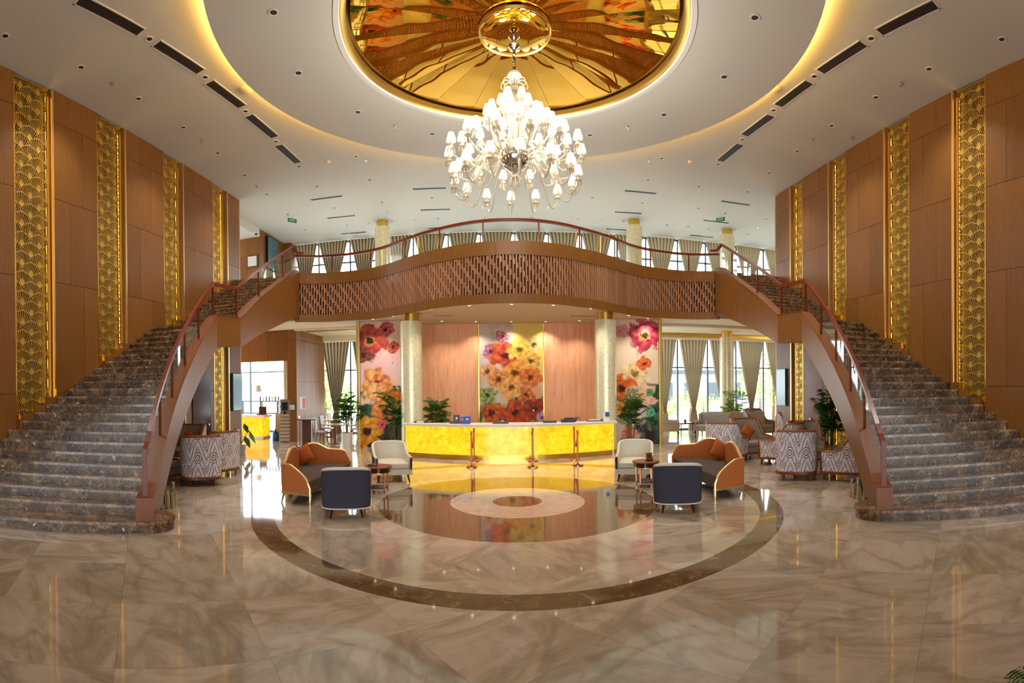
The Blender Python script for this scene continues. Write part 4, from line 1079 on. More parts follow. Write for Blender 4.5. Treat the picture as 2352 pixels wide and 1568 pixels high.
# ================================================================ seating
def ushell(W, D, hfun, t, n=28, corner=.32, z0=.16, flare=.04):
    """plan path of a U-shaped back: from the front left round the back to the front right. local front is -y"""
    pts = []
    a, b = W/2, D
    # superellipse half: parameter from -pi/2..pi/2 over the back
    for i in range(n+1):
        s = -1+2*i/n
        if abs(s) > .62:
            f = (abs(s)-.62)/.38; x = a*(1+.0*f); y = (D*.42)*(1-f)-D*.0-D*.5*f
        else:
            th = s/.62*PI/2; x = a*abs(sin(th))**.62; y = D*.42+(D*.08+D*.0)*0+(D*.5-D*.0)*0+ (D*.42)*0 + (D*.36)*cos(th)**.8 if abs(th) < PI/2-1e-6 else D*.42
        pts.append(((-1 if s < 0 else 1)*x, y, s))
    return pts
def shell_chair(name, W, D, hf, label, group, outer, inner, trimm, legm, seat_h, seatm, th=.07, base=None, trim_r=.012, legstyle='taper', piping=None, armfront=None, z0=.17):
    t = empty(name, (0, 0, 0), 0, label, 'armchair', group)
    P = ushell(W, D, hf, th); n = len(P)
    def offp(d):
        out = []
        for i in range(n):
            a = Vector(P[max(i-1, 0)][:2]); b = Vector(P[min(i+1, n-1)][:2]); q = (b-a).normalized(); out.append(Vector(P[i][:2])+Vector((q.y, -q.x))*d)
        return out
    O = offp(0); I = offp(th)
    # path goes left front -> back -> right front; inward is to the right of travel
    zs = [hf(abs(p[2])) for p in P]
    R = 6
    m = MB(); arc = [0]
    for i in range(1, n): arc.append(arc[-1]+(O[i]-O[i-1]).length)
    rows = []
    for j in range(R+1):
        row = []
        for i in range(n):
            z = z0+(zs[i]-z0)*j/R; fl = -.05*(1-j/R)**2
            d = (O[i]-Vector((0, .05))); q = O[i]*(1+fl*.6)
            row.append((m.pt((q.x, q.y, z)), (arc[i], z)))
        rows.append(row)
    for j in range(R):
        for i in range(n-1):
            f = [rows[j][i], rows[j+1][i], rows[j+1][i+1], rows[j][i+1]]; m.face([k[0] for k in f], [k[1] for k in f])
    m.build('outer_back', outer, t, smooth='all')
    m = MB(); rows = []
    for j in range(R+1):
        rows.append([m.pt((I[i].x*(1-.03*sin(PI*j/R)), I[i].y-.03*sin(PI*j/R)*(1 if abs(P[i][2]) < .6 else 0), z0+(zs[i]-z0)*j/R)) for i in range(n)])
    for j in range(R):
        for i in range(n-1): m.face((rows[j][i], rows[j][i+1], rows[j+1][i+1], rows[j+1][i]))
    m.build('inner_back', inner, t, smooth='all', fixn=False)
    # top trim: rounded rail between the two skins, closing the front ends
    m = MB(); top = [((O[i]+I[i])/2).to_3d() for i in range(n)]
    for i in range(n): top[i].z = zs[i]
    rr = th/2+.004
    path = [(top[0].x, top[0].y, z0+.0)]+[tuple(p) for p in top]+[(top[-1].x, top[-1].y, z0+.0)]
    m.tube(path, rr, 8); m.build('top_rail', trimm, t, smooth=True)
    # seat cushion and apron
    def plan(k, yf):
        poly = [(p.x*k, min(p.y, 9)-.0) for p in I]
        return [(poly[0][0], yf)]+[(x, y*k) for x, y in poly[2:-2]]+[(poly[-1][0], yf)]
    yf = -D*.5
    m = MB(); m.prism(plan(.985, yf-.01), seat_h-.13, seat_h); m.build('seat_cushion', seatm, t, bevel=.028, smooth=True)
    m = MB(); m.prism(plan(.98, yf+.0), z0, seat_h-.135); m.build('seat_base', seatm if base is None else seatm, t)
    if base:
        m = MB(); pl = [(O[0].x, yf-.012)]+[(p.x*1.01, p.y*1.01) for p in O[1:-1]]+[(O[-1].x, yf-.012)]
        m.prism(pl, z0-.05, z0+.005); m.build('base_rail', base, t, smooth=True)
    if piping:
        m = MB(); m.tube([(p.x*.97, p.y*.97, z0) for p in O], .011, 6); m.build('piping', piping, t, smooth=True)
    if armfront:
        for s in (-1, 1):
            m = MB(); x = s*(W/2-th/2); pts = [(x, yf-.01, hf(1)-.02), (x, yf-.035, hf(1)-.05), (x, yf-.02, hf(1)-.12), (x, yf-.012, hf(1)-.24), (x, yf-.005, hf(1)-.30)]
            m.tube([tuple(p) for p in catmull(pts, 4)], [.030]*8+[.026]*9, 8); m.build('arm_front', armfront, t, smooth=True)
    lz = z0-.0
    for sx, sy in ((-1, -1), (1, -1), (-1, 1), (1, 1)):
        x = sx*(W/2-.09); y = (yf+.05) if sy < 0 else D*.60
        if sy > 0: x *= .72
        m = MB()
        if legstyle == 'taper':
            dx, dy = sx*.03, sy*.05
            m.tube([(x, y, lz), (x+dx*.2, y+dy*.2, lz*.6), (x+dx, y+dy, 0)], [.030, .024, .014], 8)
        else:
            m.tube([(x, y, lz), (x+sx*.01, y+sy*.015, 0)], [.036, .024], 4)
        m.build('leg', legm, t, smooth=legstyle == 'taper')
    return t
# tub chairs: navy outside, cream inside
def h_tub(s):
    if s < .5: return .84-.05*(s/.5)**2
    f = min((s-.5)/.32, 1); return .79-.22*f*f*(3-2*f)
def h_wing(s):
    if s < .60: return 1.03
    if s < .82: f = (s-.60)/.22; return 1.03-.43*(f*f*(3-2*f))
    return .60
M['leather'] = M['cream']
def place(o, px, py, rz): p = onz(px, py); o.location = p; o.rotation_euler = (0, 0, rz); return o
tub = shell_chair('tub_chair', .86, .82, h_tub, 'navy-backed tub chair seen from behind, in front of the left orange sofa', 'tub chairs around the small round tables', 'navy', 'cream', 'cream', 'dark_wood', .44, 'cream', th=.06, piping='white', armfront='dark_wood')
def put(o, px, py, rz, d=.0):
    p = onz(px, py); o.location = (p.x, p.y+d, 0); o.rotation_euler = (0, 0, rz)
put(tub, 780, 1184, -2.95-.0+.12, .38)
put(copy_tree(tub, label='cream tub chair facing the viewer, left of the reception desk'), 893, 1106, .35, .30)
put(copy_tree(tub, label='cream tub chair facing the viewer, right of the reception desk'), 1466, 1104, -.30, .30)
put(copy_tree(tub, label='navy-backed tub chair seen from behind, in front of the right orange sofa'), 1571, 1172, 2.85, .38)
# wing chairs
wing = shell_chair('wing_chair', .86, .80, h_wing, 'large patterned wing chair seen from behind, left group under the left stairs', 'patterned wing chairs', 'ikat', 'grayv', 'wood_mid', 'wood_mid', .46, 'grayv', th=.075, base='wood_mid', legstyle='block', z0=.19)
wing.scale = (1.1, 1.1, 1.08); put(wing, 436, 1112, -2.45, .42)
WC = [(412, 1070, .15, 'grey wing chair with orange cushion facing the viewer, under the left stairs', .3),
 (474, 1092, -1.75, 'patterned wing chair in profile, rightmost of the group under the left stairs', .3),
 (356, 1108, 1.5, 'patterned wing chair mostly hidden behind the left stair stringer', .3),
 (1682, 1062, 2.3, 'patterned wing chair directly behind the right orange sofa', .3),
 (1736, 1052, .05, 'grey wing chair with orange cushion facing the viewer, mid right seating', .3),
 (1812, 1068, 3.9, 'patterned wing chair half hidden behind the large front one', .5),
 (1850, 1098, 2.5, 'large patterned wing chair seen from behind, at the front of the right seating', .35),
 (1874, 1070, -.35, 'grey wing chair with an orange cushion beside the potted palm at right', .45),
 (1964, 1102, 3.75, 'patterned wing chair partly hidden by the right stair stringer', .35),
 (1842, 1020, .2, 'grey wing chair farthest back in the right seating, only its top showing', .4),
 (1752, 1003, .3, 'pale wing chair by the far window, right of the scalloped sofa', .3)]
wings = {}
for px, py, rz_, lab, d_ in WC:
    o = copy_tree(wing, label=lab); put(o, px, py, rz_, d_); wings[lab] = o
# cushions
def cushion_mesh(w=.42, t_=.15):
    m = MB(); n = 10; V = {}
    for sgn in (-1, 1):
        for i in range(n+1):
            for j in range(n+1):
                u, v = -1+2*i/n, -1+2*j/n
                b = ((1-u*u)*(1-v*v))**.42; pin = 1-.10*(1-abs(u)**2)*abs(v)**3-.0
                x = u*w/2*(1-.09*(1-u*u*0)*(1-abs(v))*0-.10*(1-v*v)*abs(u)**2*1.0); z = v*w/2*(1-.10*(1-u*u)*abs(v)**2)
                V[sgn, i, j] = m.pt((x, sgn*b*t_/2, z))
        for i in range(n):
            for j in range(n):
                q = (V[sgn, i, j], V[sgn, i+1, j], V[sgn, i+1, j+1], V[sgn, i, j+1]); m.face(q if sgn < 0 else q[::-1])
    return m
def cushion(loc, rz, tilt, mat, label, w=.42, diamond=PI/4, group=None):
    o = cushion_mesh(w).build('cushion', mat, smooth='all', fixn=False)
    o.matrix_world = Matrix.Translation(loc) @ Matrix.Rotation(rz, 4, 'Z') @ Matrix.Rotation(tilt, 4, 'X') @ Matrix.Rotation(diamond, 4, 'Y')
    tag(o, label, 'cushion', group); return o
def cush_on(lab, text, side=0.0):
    o = wings[lab]; q = Matrix.Rotation(o.rotation_euler.z, 4, 'Z') @ Vector((side, .20, .76)); cushion(tuple(Vector(o.location)+q), o.rotation_euler.z, -.30, 'pillow', text)
cush_on(WC[0][3], 'orange diamond-set cushion on the grey wing chair under the left stairs')
cush_on(WC[4][3], 'orange diamond-set cushion on the grey wing chair in the middle of the right seating')
cush_on(WC[7][3], 'orange cushion on the grey wing chair beside the potted palm')
# ---- corner sofas
def corner_sofa(X, label, pts, label2):
    N0, N1, C, E_ = [Vector((p.x, p.y)) for p in pts]
    o0 = (N0+N1+C+E_)/4
    t = empty('corner_sofa', (o0.x, o0.y, 0), 0, label, 'sofa', 'orange corner sofas')
    def seg(a, b, n): return [a.lerp(b, i/n) for i in range(n+1)]
    path = seg(N0, N1, 10)[:-1]+seg(N1, C, 12)[:-1]+seg(C, E_, 18)
    hs = []
    for i in range(10):
        f = i/10; hs.append(.38 if f < .0 else .30+.42*min(1, (f/.75))**.55 if f < .75 else .72)
    for i in range(12): f = i/12; hs.append(.72+.19*sin(PI*min(1, f*1.12))**1.3+.06*f)
    for i in range(19):
        f = i/18; h = .78+.13*max(0, sin(PI*f*1.9))*(1 if f < .53 else 0)-.10*max(0, f-.5)
        if f > .88: h -= (f-.88)/.12*.26
        hs.append(h)
    L = [p-o0 for p in path]; n = len(L)
    m = MB(); m.ribbon([tuple(p) for p in L], hs, [.20]*n, .075); m.build('upholstered_back', 'orange', t)
    rim = [(L[i].x, L[i].y, hs[i]) for i in range(n)]
    m = MB(); m.tube([(L[0].x, L[0].y, .02)]+rim+[(L[-1].x, L[-1].y, .18)], [.018]+[.028]*n+[.02], 8); m.build('gold_rim', 'palegold', t, smooth=True)
    m = MB(); m.ribbon([tuple(p) for p in L], [.215]*n, [.17]*n, .09); m.build('lower_rail', 'palegold', t)
    # seat polygon
    inn = []
    c0, c1, c2, c3 = [p-o0 for p in (N0, N1, C, E_)]
    fr = c0*.62+c3*.38+Vector((0, .05)); sign = 1 if c3.x > c1.x else -1
    P4 = [c0*.97, c1*.93, c2*.93, c3*.97]
    m = MB(); m.prism([tuple(p) for p in P4], .19, .45); m.build('seat', 'brown_seat', t, bevel=.03, smooth=True)
    for p, out in ((c0, 0), (c1, 1), (c2, 1), (c3, 1)):
        d = p.normalized()*.07*out
        m = MB(); m.tube([(p.x*.97, p.y*.97, .2), (p.x+d.x*.4, p.y+d.y*.4, .1), (p.x+d.x, p.y+d.y, 0)], [.03, .022, .014], 6); m.build('leg', 'palegold', t, smooth=True)
    q = C.lerp(o0, .30)
    cushion((q.x, q.y, .68), math.atan2(-q.x, q.y)-.35*X, -.25, 'pillow', 'orange square cushion in the corner of the %s sofa' % label2, .44, PI/4+.25*X)
    q = C.lerp(o0, .16)
    cushion((q.x, q.y, .64), math.atan2(-q.x, q.y)+.5*X, -.25, 'navy_pillow', 'navy cushion behind the orange one on the %s sofa' % label2, .40, .3)
corner_sofa(1, 'orange corner sofa with curved gold rim on the left of the lobby floor', [onz(712, 1160), onz(652, 1152), onz(690, 1108), onz(806, 1106)], 'left')
corner_sofa(-1, 'orange corner sofa with curved gold rim on the right of the lobby floor', [onz(1643, 1147), onz(1705, 1137), onz(1662, 1095), onz(1545, 1093)], 'right')
# ---- round drum tables
def drum_table(loc, label):
    t = empty('round_side_table', loc, 0, label, 'table', 'round wooden side tables')
    m = MB(); m.lathe([(.29, .52), (.30, .53), (.30, .545), (.29, .555)], 36); m.build('tabletop', 'wood_mid', t, smooth=True)
    m = MB(); m.lathe([(.265, .43), (.275, .44), (.275, .52)], 36); m.m = 1; m.lathe([(.28, .425), (.28, .437)], 36); m.build('apron', ['dark_wood', 'brass'], t, smooth=True)
    m = MB(); m.lathe([(.21, .10), (.21, .118)], 30); m.build('lower_shelf', 'dark_wood', t)
    for k in range(4):
        a = PI/4+PI/2*k; x, y = .24*cos(a), .24*sin(a); m = MB(); m.tube([(x, y, .5), (x, y, .12), (x, y, .09), (x, y, 0)], [.02, .016, .02, .009], 8); m.build('leg', 'bronze', t, smooth=True)
    return t
p = onz(866, 1132); ta = drum_table((p.x, p.y+.1, 0), 'round wooden side table between the left navy chair and cream chair')
p2_ = onz(1487, 1118); tb = drum_table((p2_.x, p2_.y+.1, 0), 'round wooden side table between the right navy chair and cream chair')
def menu_stand(loc, rz, label):
    t = empty('table_sign', loc, rz, label, 'table sign')
    m = MB(); m.bx((-.08, -.03, 0), (.08, .03, .02)); m.build('foot', 'dark_wood', t)
    m = MB(); m.box((0, 0, .095), (.15, .012, .15), 0, -.2); m.build('board', 'wood_mid', t)
    m = MB(); m.box((0, -.008, .10), (.03, .004, .06), 0, -.2); m.build('emblem', 'black', t)
menu_stand((tb.location.x+.06, tb.location.y-.05, .557), .2, 'small brown wooden table sign on the right round side table')
t = empty('statuette', (ta.location.x-.02, ta.location.y-.05, .557), 0, 'small dark wooden figurine on the left round side table', 'figurine')
m = MB(); m.lathe([(.04, 0), (.035, .02), (.015, .03), (.02, .06), (.012, .1), (.004, .15)], 10); m.build('figure', 'wood_mid', t, smooth=True)
m = MB(); m.lathe([(.075, 0), (.08, .012), (.07, .015), (.065, .006)], 16); o = m.build('ashtray', 'black', smooth=True); tag(o, 'small black ashtray on the left round side table', 'ashtray'); o.location = (ta.location.x-.14, ta.location.y-.03, .557)
# ---- brass tables in the wing chair groups
def brass_table(px, py, label):
    p = onz(px, py); t = empty('brass_table', (p.x, p.y, 0), .4, label, 'table', 'round brass tables')
    m = MB(); m.lathe([(.36, .53), (.37, .535), (.37, .55), (.36, .555)], 36); m.build('tabletop', 'brass', t, smooth=True)
    for k in range(3):
        a = 2*PI*k/3; m = MB(); m.tube([(.22*cos(a), .22*sin(a), .53), (-.24*cos(a), -.24*sin(a), 0)], [.018, .012], 8); m.build('leg', 'bronze', t, smooth=True)
brass_table(412, 1098, 'round brass table between the wing chairs under the left stairs')
brass_table(1772, 1050, 'round brass table in the middle of the right wing chairs')
brass_table(1902, 1083, 'round brass table right of the large patterned wing chair')

# ================================================================ plants
def frond(m, base, d, L_, droop, nl=12, wleaf=.035, lleaf=.30):
    d = Vector(d).normalized(); pts = []; side = d.cross(Vector((0, 0, 1)))
    if side.length < 1e-3: side = Vector((1, 0, 0))
    side.normalize()
    for i in range(nl+1):
        f = i/nl; pts.append(Vector(base)+d*L_*f+Vector((0, 0, -droop*f*f)))
    m.m = 1; m.tube([tuple(p) for p in pts[::3]], [.007, .006, .005, .004, .003][:len(pts[::3])], 4); m.m = 0
    for i in range(2, nl+1):
        p = pts[i]; tdir = (pts[i]-pts[i-1]).normalized(); ll = lleaf*(1-.55*abs(i/nl-.45))
        for s in (-1, 1):
            q = (side*s*.85+tdir*.62+Vector((0, 0, -.22))).normalized(); w = tdir.cross(q).normalized(); w2 = w.cross(q).normalized()*wleaf/2
            a = p; b = p+q*ll*.5+w2*1.0; c = p+q*ll+Vector((0, 0, -.05*ll/.3)); e = p+q*ll*.5-w2*1.0
            m.poly([tuple(a), tuple(b), tuple(c), tuple(e)])
def potted_palm(loc, H_, label, nst=7, seed=1, pot=(.19, .26, .40), spread=.55, leafm='leaf', nf=6, group=None, lleaf=.26):
    rnd = random.Random(seed); t = empty('potted_palm', loc, 0, label, 'potted plant', group)
    m = MB(); r0, r1, ph = pot; m.lathe([(r0, 0), (r1, ph), (r1+.012, ph), (r1+.012, ph-.0), (r1-.02, ph), (r1-.03, ph-.05)], 28); m.build('pot', 'pot', t, smooth=True)
    m = MB(); m.lathe([(r1-.03, ph-.05), (0, ph-.045)], 20, caps=False); m.build('soil', 'soil', t)
    m = MB(); tops = []
    for k in range(nst):
        a = rnd.uniform(0, 2*PI); r = rnd.uniform(.02, r1-.06); b = (r*cos(a), r*sin(a), ph-.06); hh = rnd.uniform(.55, 1.0)*(H_-ph)*.82
        e = (b[0]*1.8+rnd.uniform(-.1, .1), b[1]*1.8+rnd.uniform(-.1, .1), ph+hh); m.tube([b, ((b[0]+e[0])/2, (b[1]+e[1])/2, ph+hh*.5), e], [.014, .012, .009], 5); tops.append((b, e))
    m.build('stems', 'stem', t, smooth=True)
    m = MB()
    for b, e in tops:
        for j in range(nf):
            f = rnd.uniform(.35, 1.0); p = Vector(b).lerp(Vector(e), f); a = rnd.uniform(0, 2*PI); up = rnd.uniform(.5, 1.9)
            frond(m, p, (cos(a), sin(a), up), rnd.uniform(.6, 1.0)*spread*1.1, rnd.uniform(.10, .34)*spread*1.4, 10, .035, lleaf)
    m.build('fronds', [leafm, 'stem'], t, fixn=False)
    return t
p = aty(906, 1000, 17.15); potted_palm((p.x, 17.15, 0), 2.45, 'leafy palm in a white pot in front of the left flower mural', 10, 1, spread=.62)
p = aty(1443, 1000, 17.15); potted_palm((p.x, 17.15, 0), 2.5, 'leafy palm in a white pot in front of the right flower mural', 10, 2, spread=.68)
p = onz(1902, 1052); potted_palm((p.x, p.y, 0), 2.25, 'dense dark palm in a white pot behind the right wing chairs', 10, 3, lleaf=.30, nf=8)
p = onz(1705, 1000); potted_palm((p.x, p.y+.8, 0), 2.1, 'bright backlit palm by the right lounge window behind the scalloped sofa', 7, 4, leafm='leaf2')
p = onz(797, 1034); potted_palm((p.x, p.y, 0), 2.35, 'slim tree in a tall white cylindrical pot by the dining tables', 7, 5, (.17, .21, .62), .5, nf=7)
q = aty(1003, 975, 18.3); potted_palm((q.x, 18.5, .0), 1.95, 'brownish palm standing behind the left end of the reception desk', 8, 6, (.17, .22, .40), .6)
p = onz(560, 1040); 
t = empty('broadleaf_plant', (p.x-.1, p.y, 0), 0, 'broad-leaved green plant in front of the yellow bar counter', 'potted plant')
m = MB(); m.lathe([(.14, 0), (.18, .3), (.15, .3)], 20); m.build('pot', 'pot', t, smooth=True)
m = MB()
for k, (a, L_, up) in enumerate(((0, .55, .4), (.9, .5, .5), (-.6, .6, .3), (2.4, .5, .5), (3.3, .5, .4), (4.2, .55, .35), (1.6, .5, .7))):
    d = Vector((cos(a), sin(a), 0)); s = Vector((-sin(a), cos(a), 0)); b0 = Vector((0, 0, .3)); mid = b0+d*L_*.5+Vector((0, 0, up)); tip = mid+d*L_*.55+Vector((0, 0, -.38))
    m.m = 1; m.tube([tuple(b0), tuple(mid)], .008, 4); m.m = 0
    c1 = mid.lerp(tip, .35)+s*.11; c2 = mid.lerp(tip, .35)-s*.11; c3 = mid.lerp(tip, .75)+s*.07; c4 = mid.lerp(tip, .75)-s*.07
    m.poly([tuple(x) for x in (mid, c1, c3, tip, c4, c2)])
m.build('leaves', ['leaf', 'stem'], t, fixn=False)
# log-fenced planters at the foot of each stair
def log_planter(px, py, side, lab):
    p = onz(px, py); t = empty('log_planter', (p.x, p.y, 0), 0, lab, 'planter')
    rnd = random.Random(px)
    k = 0
    for i in range(16):
        a = 2*PI*i/16; x, y = .20*cos(a), .44*sin(a); h = rnd.uniform(.14, .34)+(.14 if i % 4 == 0 else 0)
        m = MB(); m.lathe([(.036, 0), (.034, h*.5), (.032, h)], 9, (x, y)); m.build('log', 'log', t, smooth=True)
    m = MB()
    for i in range(46):
        a = rnd.uniform(0, 2*PI); r = rnd.uniform(0, .12); d = Vector((cos(a), sin(a), 0)); s = Vector((-d.y, d.x, 0)); b = Vector((d.x*r, d.y*r*2, .02)); L_ = rnd.uniform(.22, .40)
        p1 = b+d*L_*.35+Vector((0, 0, L_*.9)); p2 = b+d*L_*.9+Vector((0, 0, L_*.75)); m.poly([tuple(b+s*.008), tuple(p1+s*.012), tuple(p2), tuple(p1-s*.012), tuple(b-s*.008)])
    m.build('grass_tuft', 'leaf', t, fixn=False)
log_planter(366, 1166, -1, 'low planter fenced with cut logs beside the left stair foot')
log_planter(1990, 1144, 1, 'low planter fenced with cut logs beside the right stair foot')
# palm leaf tips entering the frame at bottom right: the plant stands just outside
p = onz(2432, 1700); t = empty('floor_palm', (p.x, p.y, 0), 0, 'green palm leaf tips poking in at the bottom right corner', 'potted plant')
m = MB(); m.lathe([(.14, 0), (.18, .3), (.15, .3)], 20); m.build('pot', 'pot', t, smooth=True)
m = MB()
for a, up in ((2.6, .25), (3.0, .1), (3.5, .3), (4.1, .5), (.4, .6), (1.5, .5), (2.1, .6)): frond(m, (0, 0, .3), (cos(a), sin(a), up), .34, .10, 10, .02, .16)
m.build('fronds', ['leaf', 'stem'], t, fixn=False)

# ================================================================ reception desk
DL, DR_ = onz(940, 1043), onz(1405, 1040)
dx0, dx1 = DL.x-.02, DR_.x+.02; ye, yc = 16.25, 15.45
desk = empty('reception_desk', ((dx0+dx1)/2, yc, 0), 0, 'long curved reception desk with glowing yellow onyx front and white top', 'reception desk')
N = 32; W = (dx1-dx0)/2
arcp = [(-W+2*W*i/N, (ye-yc)*((-1+2*i/N)**2)) for i in range(N+1)]
def desk_slab(a, b, z0, z1, xs=1.0):
    m = MB(); P = [(x*xs, y+a) for x, y in arcp]+[(x*xs, (y+b) if b < .59 else ye-yc+.2) for x, y in arcp[::-1]]; m.prism(P, z0, z1); return m
desk_slab(-.06, .60, .985, 1.05, 1.03).build('worktop', 'stonew', desk)
desk_slab(.0, .12, .14, .985).build('onyx_front', 'onyx', desk)
desk_slab(.03, .12, .0, .14, .995).build('brass_plinth', 'brass', desk)
desk_slab(.35, .40, .0, .985, .98).build('back_panel', 'white', desk)
for s in (-1, 1):
    m = MB(); m.bx((s*W, ye-yc+.0, 0), (s*(W-.06), ye-yc+.2, .985)); m.build('end_panel', 'stonew', desk)
desk_y = lambda x: yc+(ye-yc)*((x-(dx0+dx1)/2)/W)**2
def on_desk(px, off=.35, z=1.05):
    d = ray(px, 975); x = d[0]/d[1]*(yc+off+.2); 
    for _ in range(3): y = desk_y(x)+off; x = d[0]/d[1]*y
    return x, y
def monitor(px, w, h, label, z=1.052):
    x, y = on_desk(px, .40); t = empty('desk_monitor', (x, y, .8), 0, label, 'monitor', 'monitors on the reception desk')
    m = MB(); m.bx((-w/2, 0, .03), (w/2, .03, .03+h)); m.build('screen_housing', 'black', t)
    m = MB(); m.bx((-.02, .0, -.2), (.02, .02, .1)); m.build('stand', 'black', t)
    m = MB(); m.bx((-.1, -.05, .0), (.1, .1, .015)); m.build('foot', 'black', t); return t
for px, w, h, lab in ((968, .45, .27, 'low black monitor edge at the far left of the reception desk'), (1052, .50, .27, 'low black monitor edge right of the blue binders'), (1150, .48, .28, 'black monitor in front of the dark-haired receptionist'), (1263, .42, .29, 'black monitor edge right of the central mural on the desk'), (1376, .40, .27, 'black monitor edge at the right of the reception desk')):
    monitor(px, w, h, lab)
def binder(px, w, h, mat, label, off=.35):
    x, y = on_desk(px, off); t = empty('binder', (x, y, 1.05), 0, label, 'binder')
    m = MB(); m.bx((-w/2, -.03, 0), (w/2, .03, h)); m.build('cover', mat, t)
    m = MB(); m.bx((-w*.14, -.033, h*.5), (w*.14, -.0305, h*.75)); m.build('spine_label', 'paper', t)
binder(1049, .20, .27, 'black', 'black upright binder on the reception desk, left of the blue ones')
binder(1063, .10, .22, 'blue', 'narrow blue folder between the black binder and the blue binder', .33)
binder(1073, .21, .23, 'blue', 'large blue binder on the reception desk')
x, y = on_desk(965, .1); t = empty('name_plate', (x, y, 1.05), 0, 'small pale name plate at the left end of the reception desk', 'sign'); m = MB(); m.bx((-.11, 0, 0), (.11, .04, .075)); m.build('plate', 'paper', t)
text('Reception', .042, 'brass', t, (0, -.002, .038))
x, y = on_desk(1393, .12); t = empty('card_stand', (x, y, 1.05), 0, 'white and blue card stand at the right end of the reception desk', 'card stand')
m = MB(); m.box((0, 0, .15), (.21, .012, .30), 0, -.12); m.build('card', 'paper', t); m = MB(); m.box((.03, -.018, .22), (.13, .004, .13), 0, -.12); m.build('blue_print', 'blue', t)
x, y = on_desk(1305, .45); t = empty('printer', (x, y, 1.05), .1, 'grey and black printer on the desk beside the red-haired receptionist', 'printer')
m = MB(); m.bx((-.22, -.1, 0), (.22, .1, .10)); m.build('body', 'grill', t, bevel=.02); m = MB(); m.bx((-.12, -.07, .10), (.16, .07, .14)); m.build('paper_tray', 'black', t)
x, y = on_desk(1366, .42); t = empty('document_tray', (x, y, 1.05), -.1, 'dark document tray with papers near the right end of the desk', 'tray')
m = MB(); m.bx((-.26, -.1, 0), (.26, .1, .03)); m.build('tray', 'black', t); m = MB(); m.bx((-.2, -.08, .03), (.18, .08, .055)); m.build('papers', 'paper', t)
x, y = on_desk(1092, .38); m = MB(); m.box((0, 0, .012), (.3, .2, .024), .2); o = m.build('paper_stack', 'paper'); o.location = (x, y, 1.05); tag(o, 'loose white paper stack right of the blue binder', 'papers')
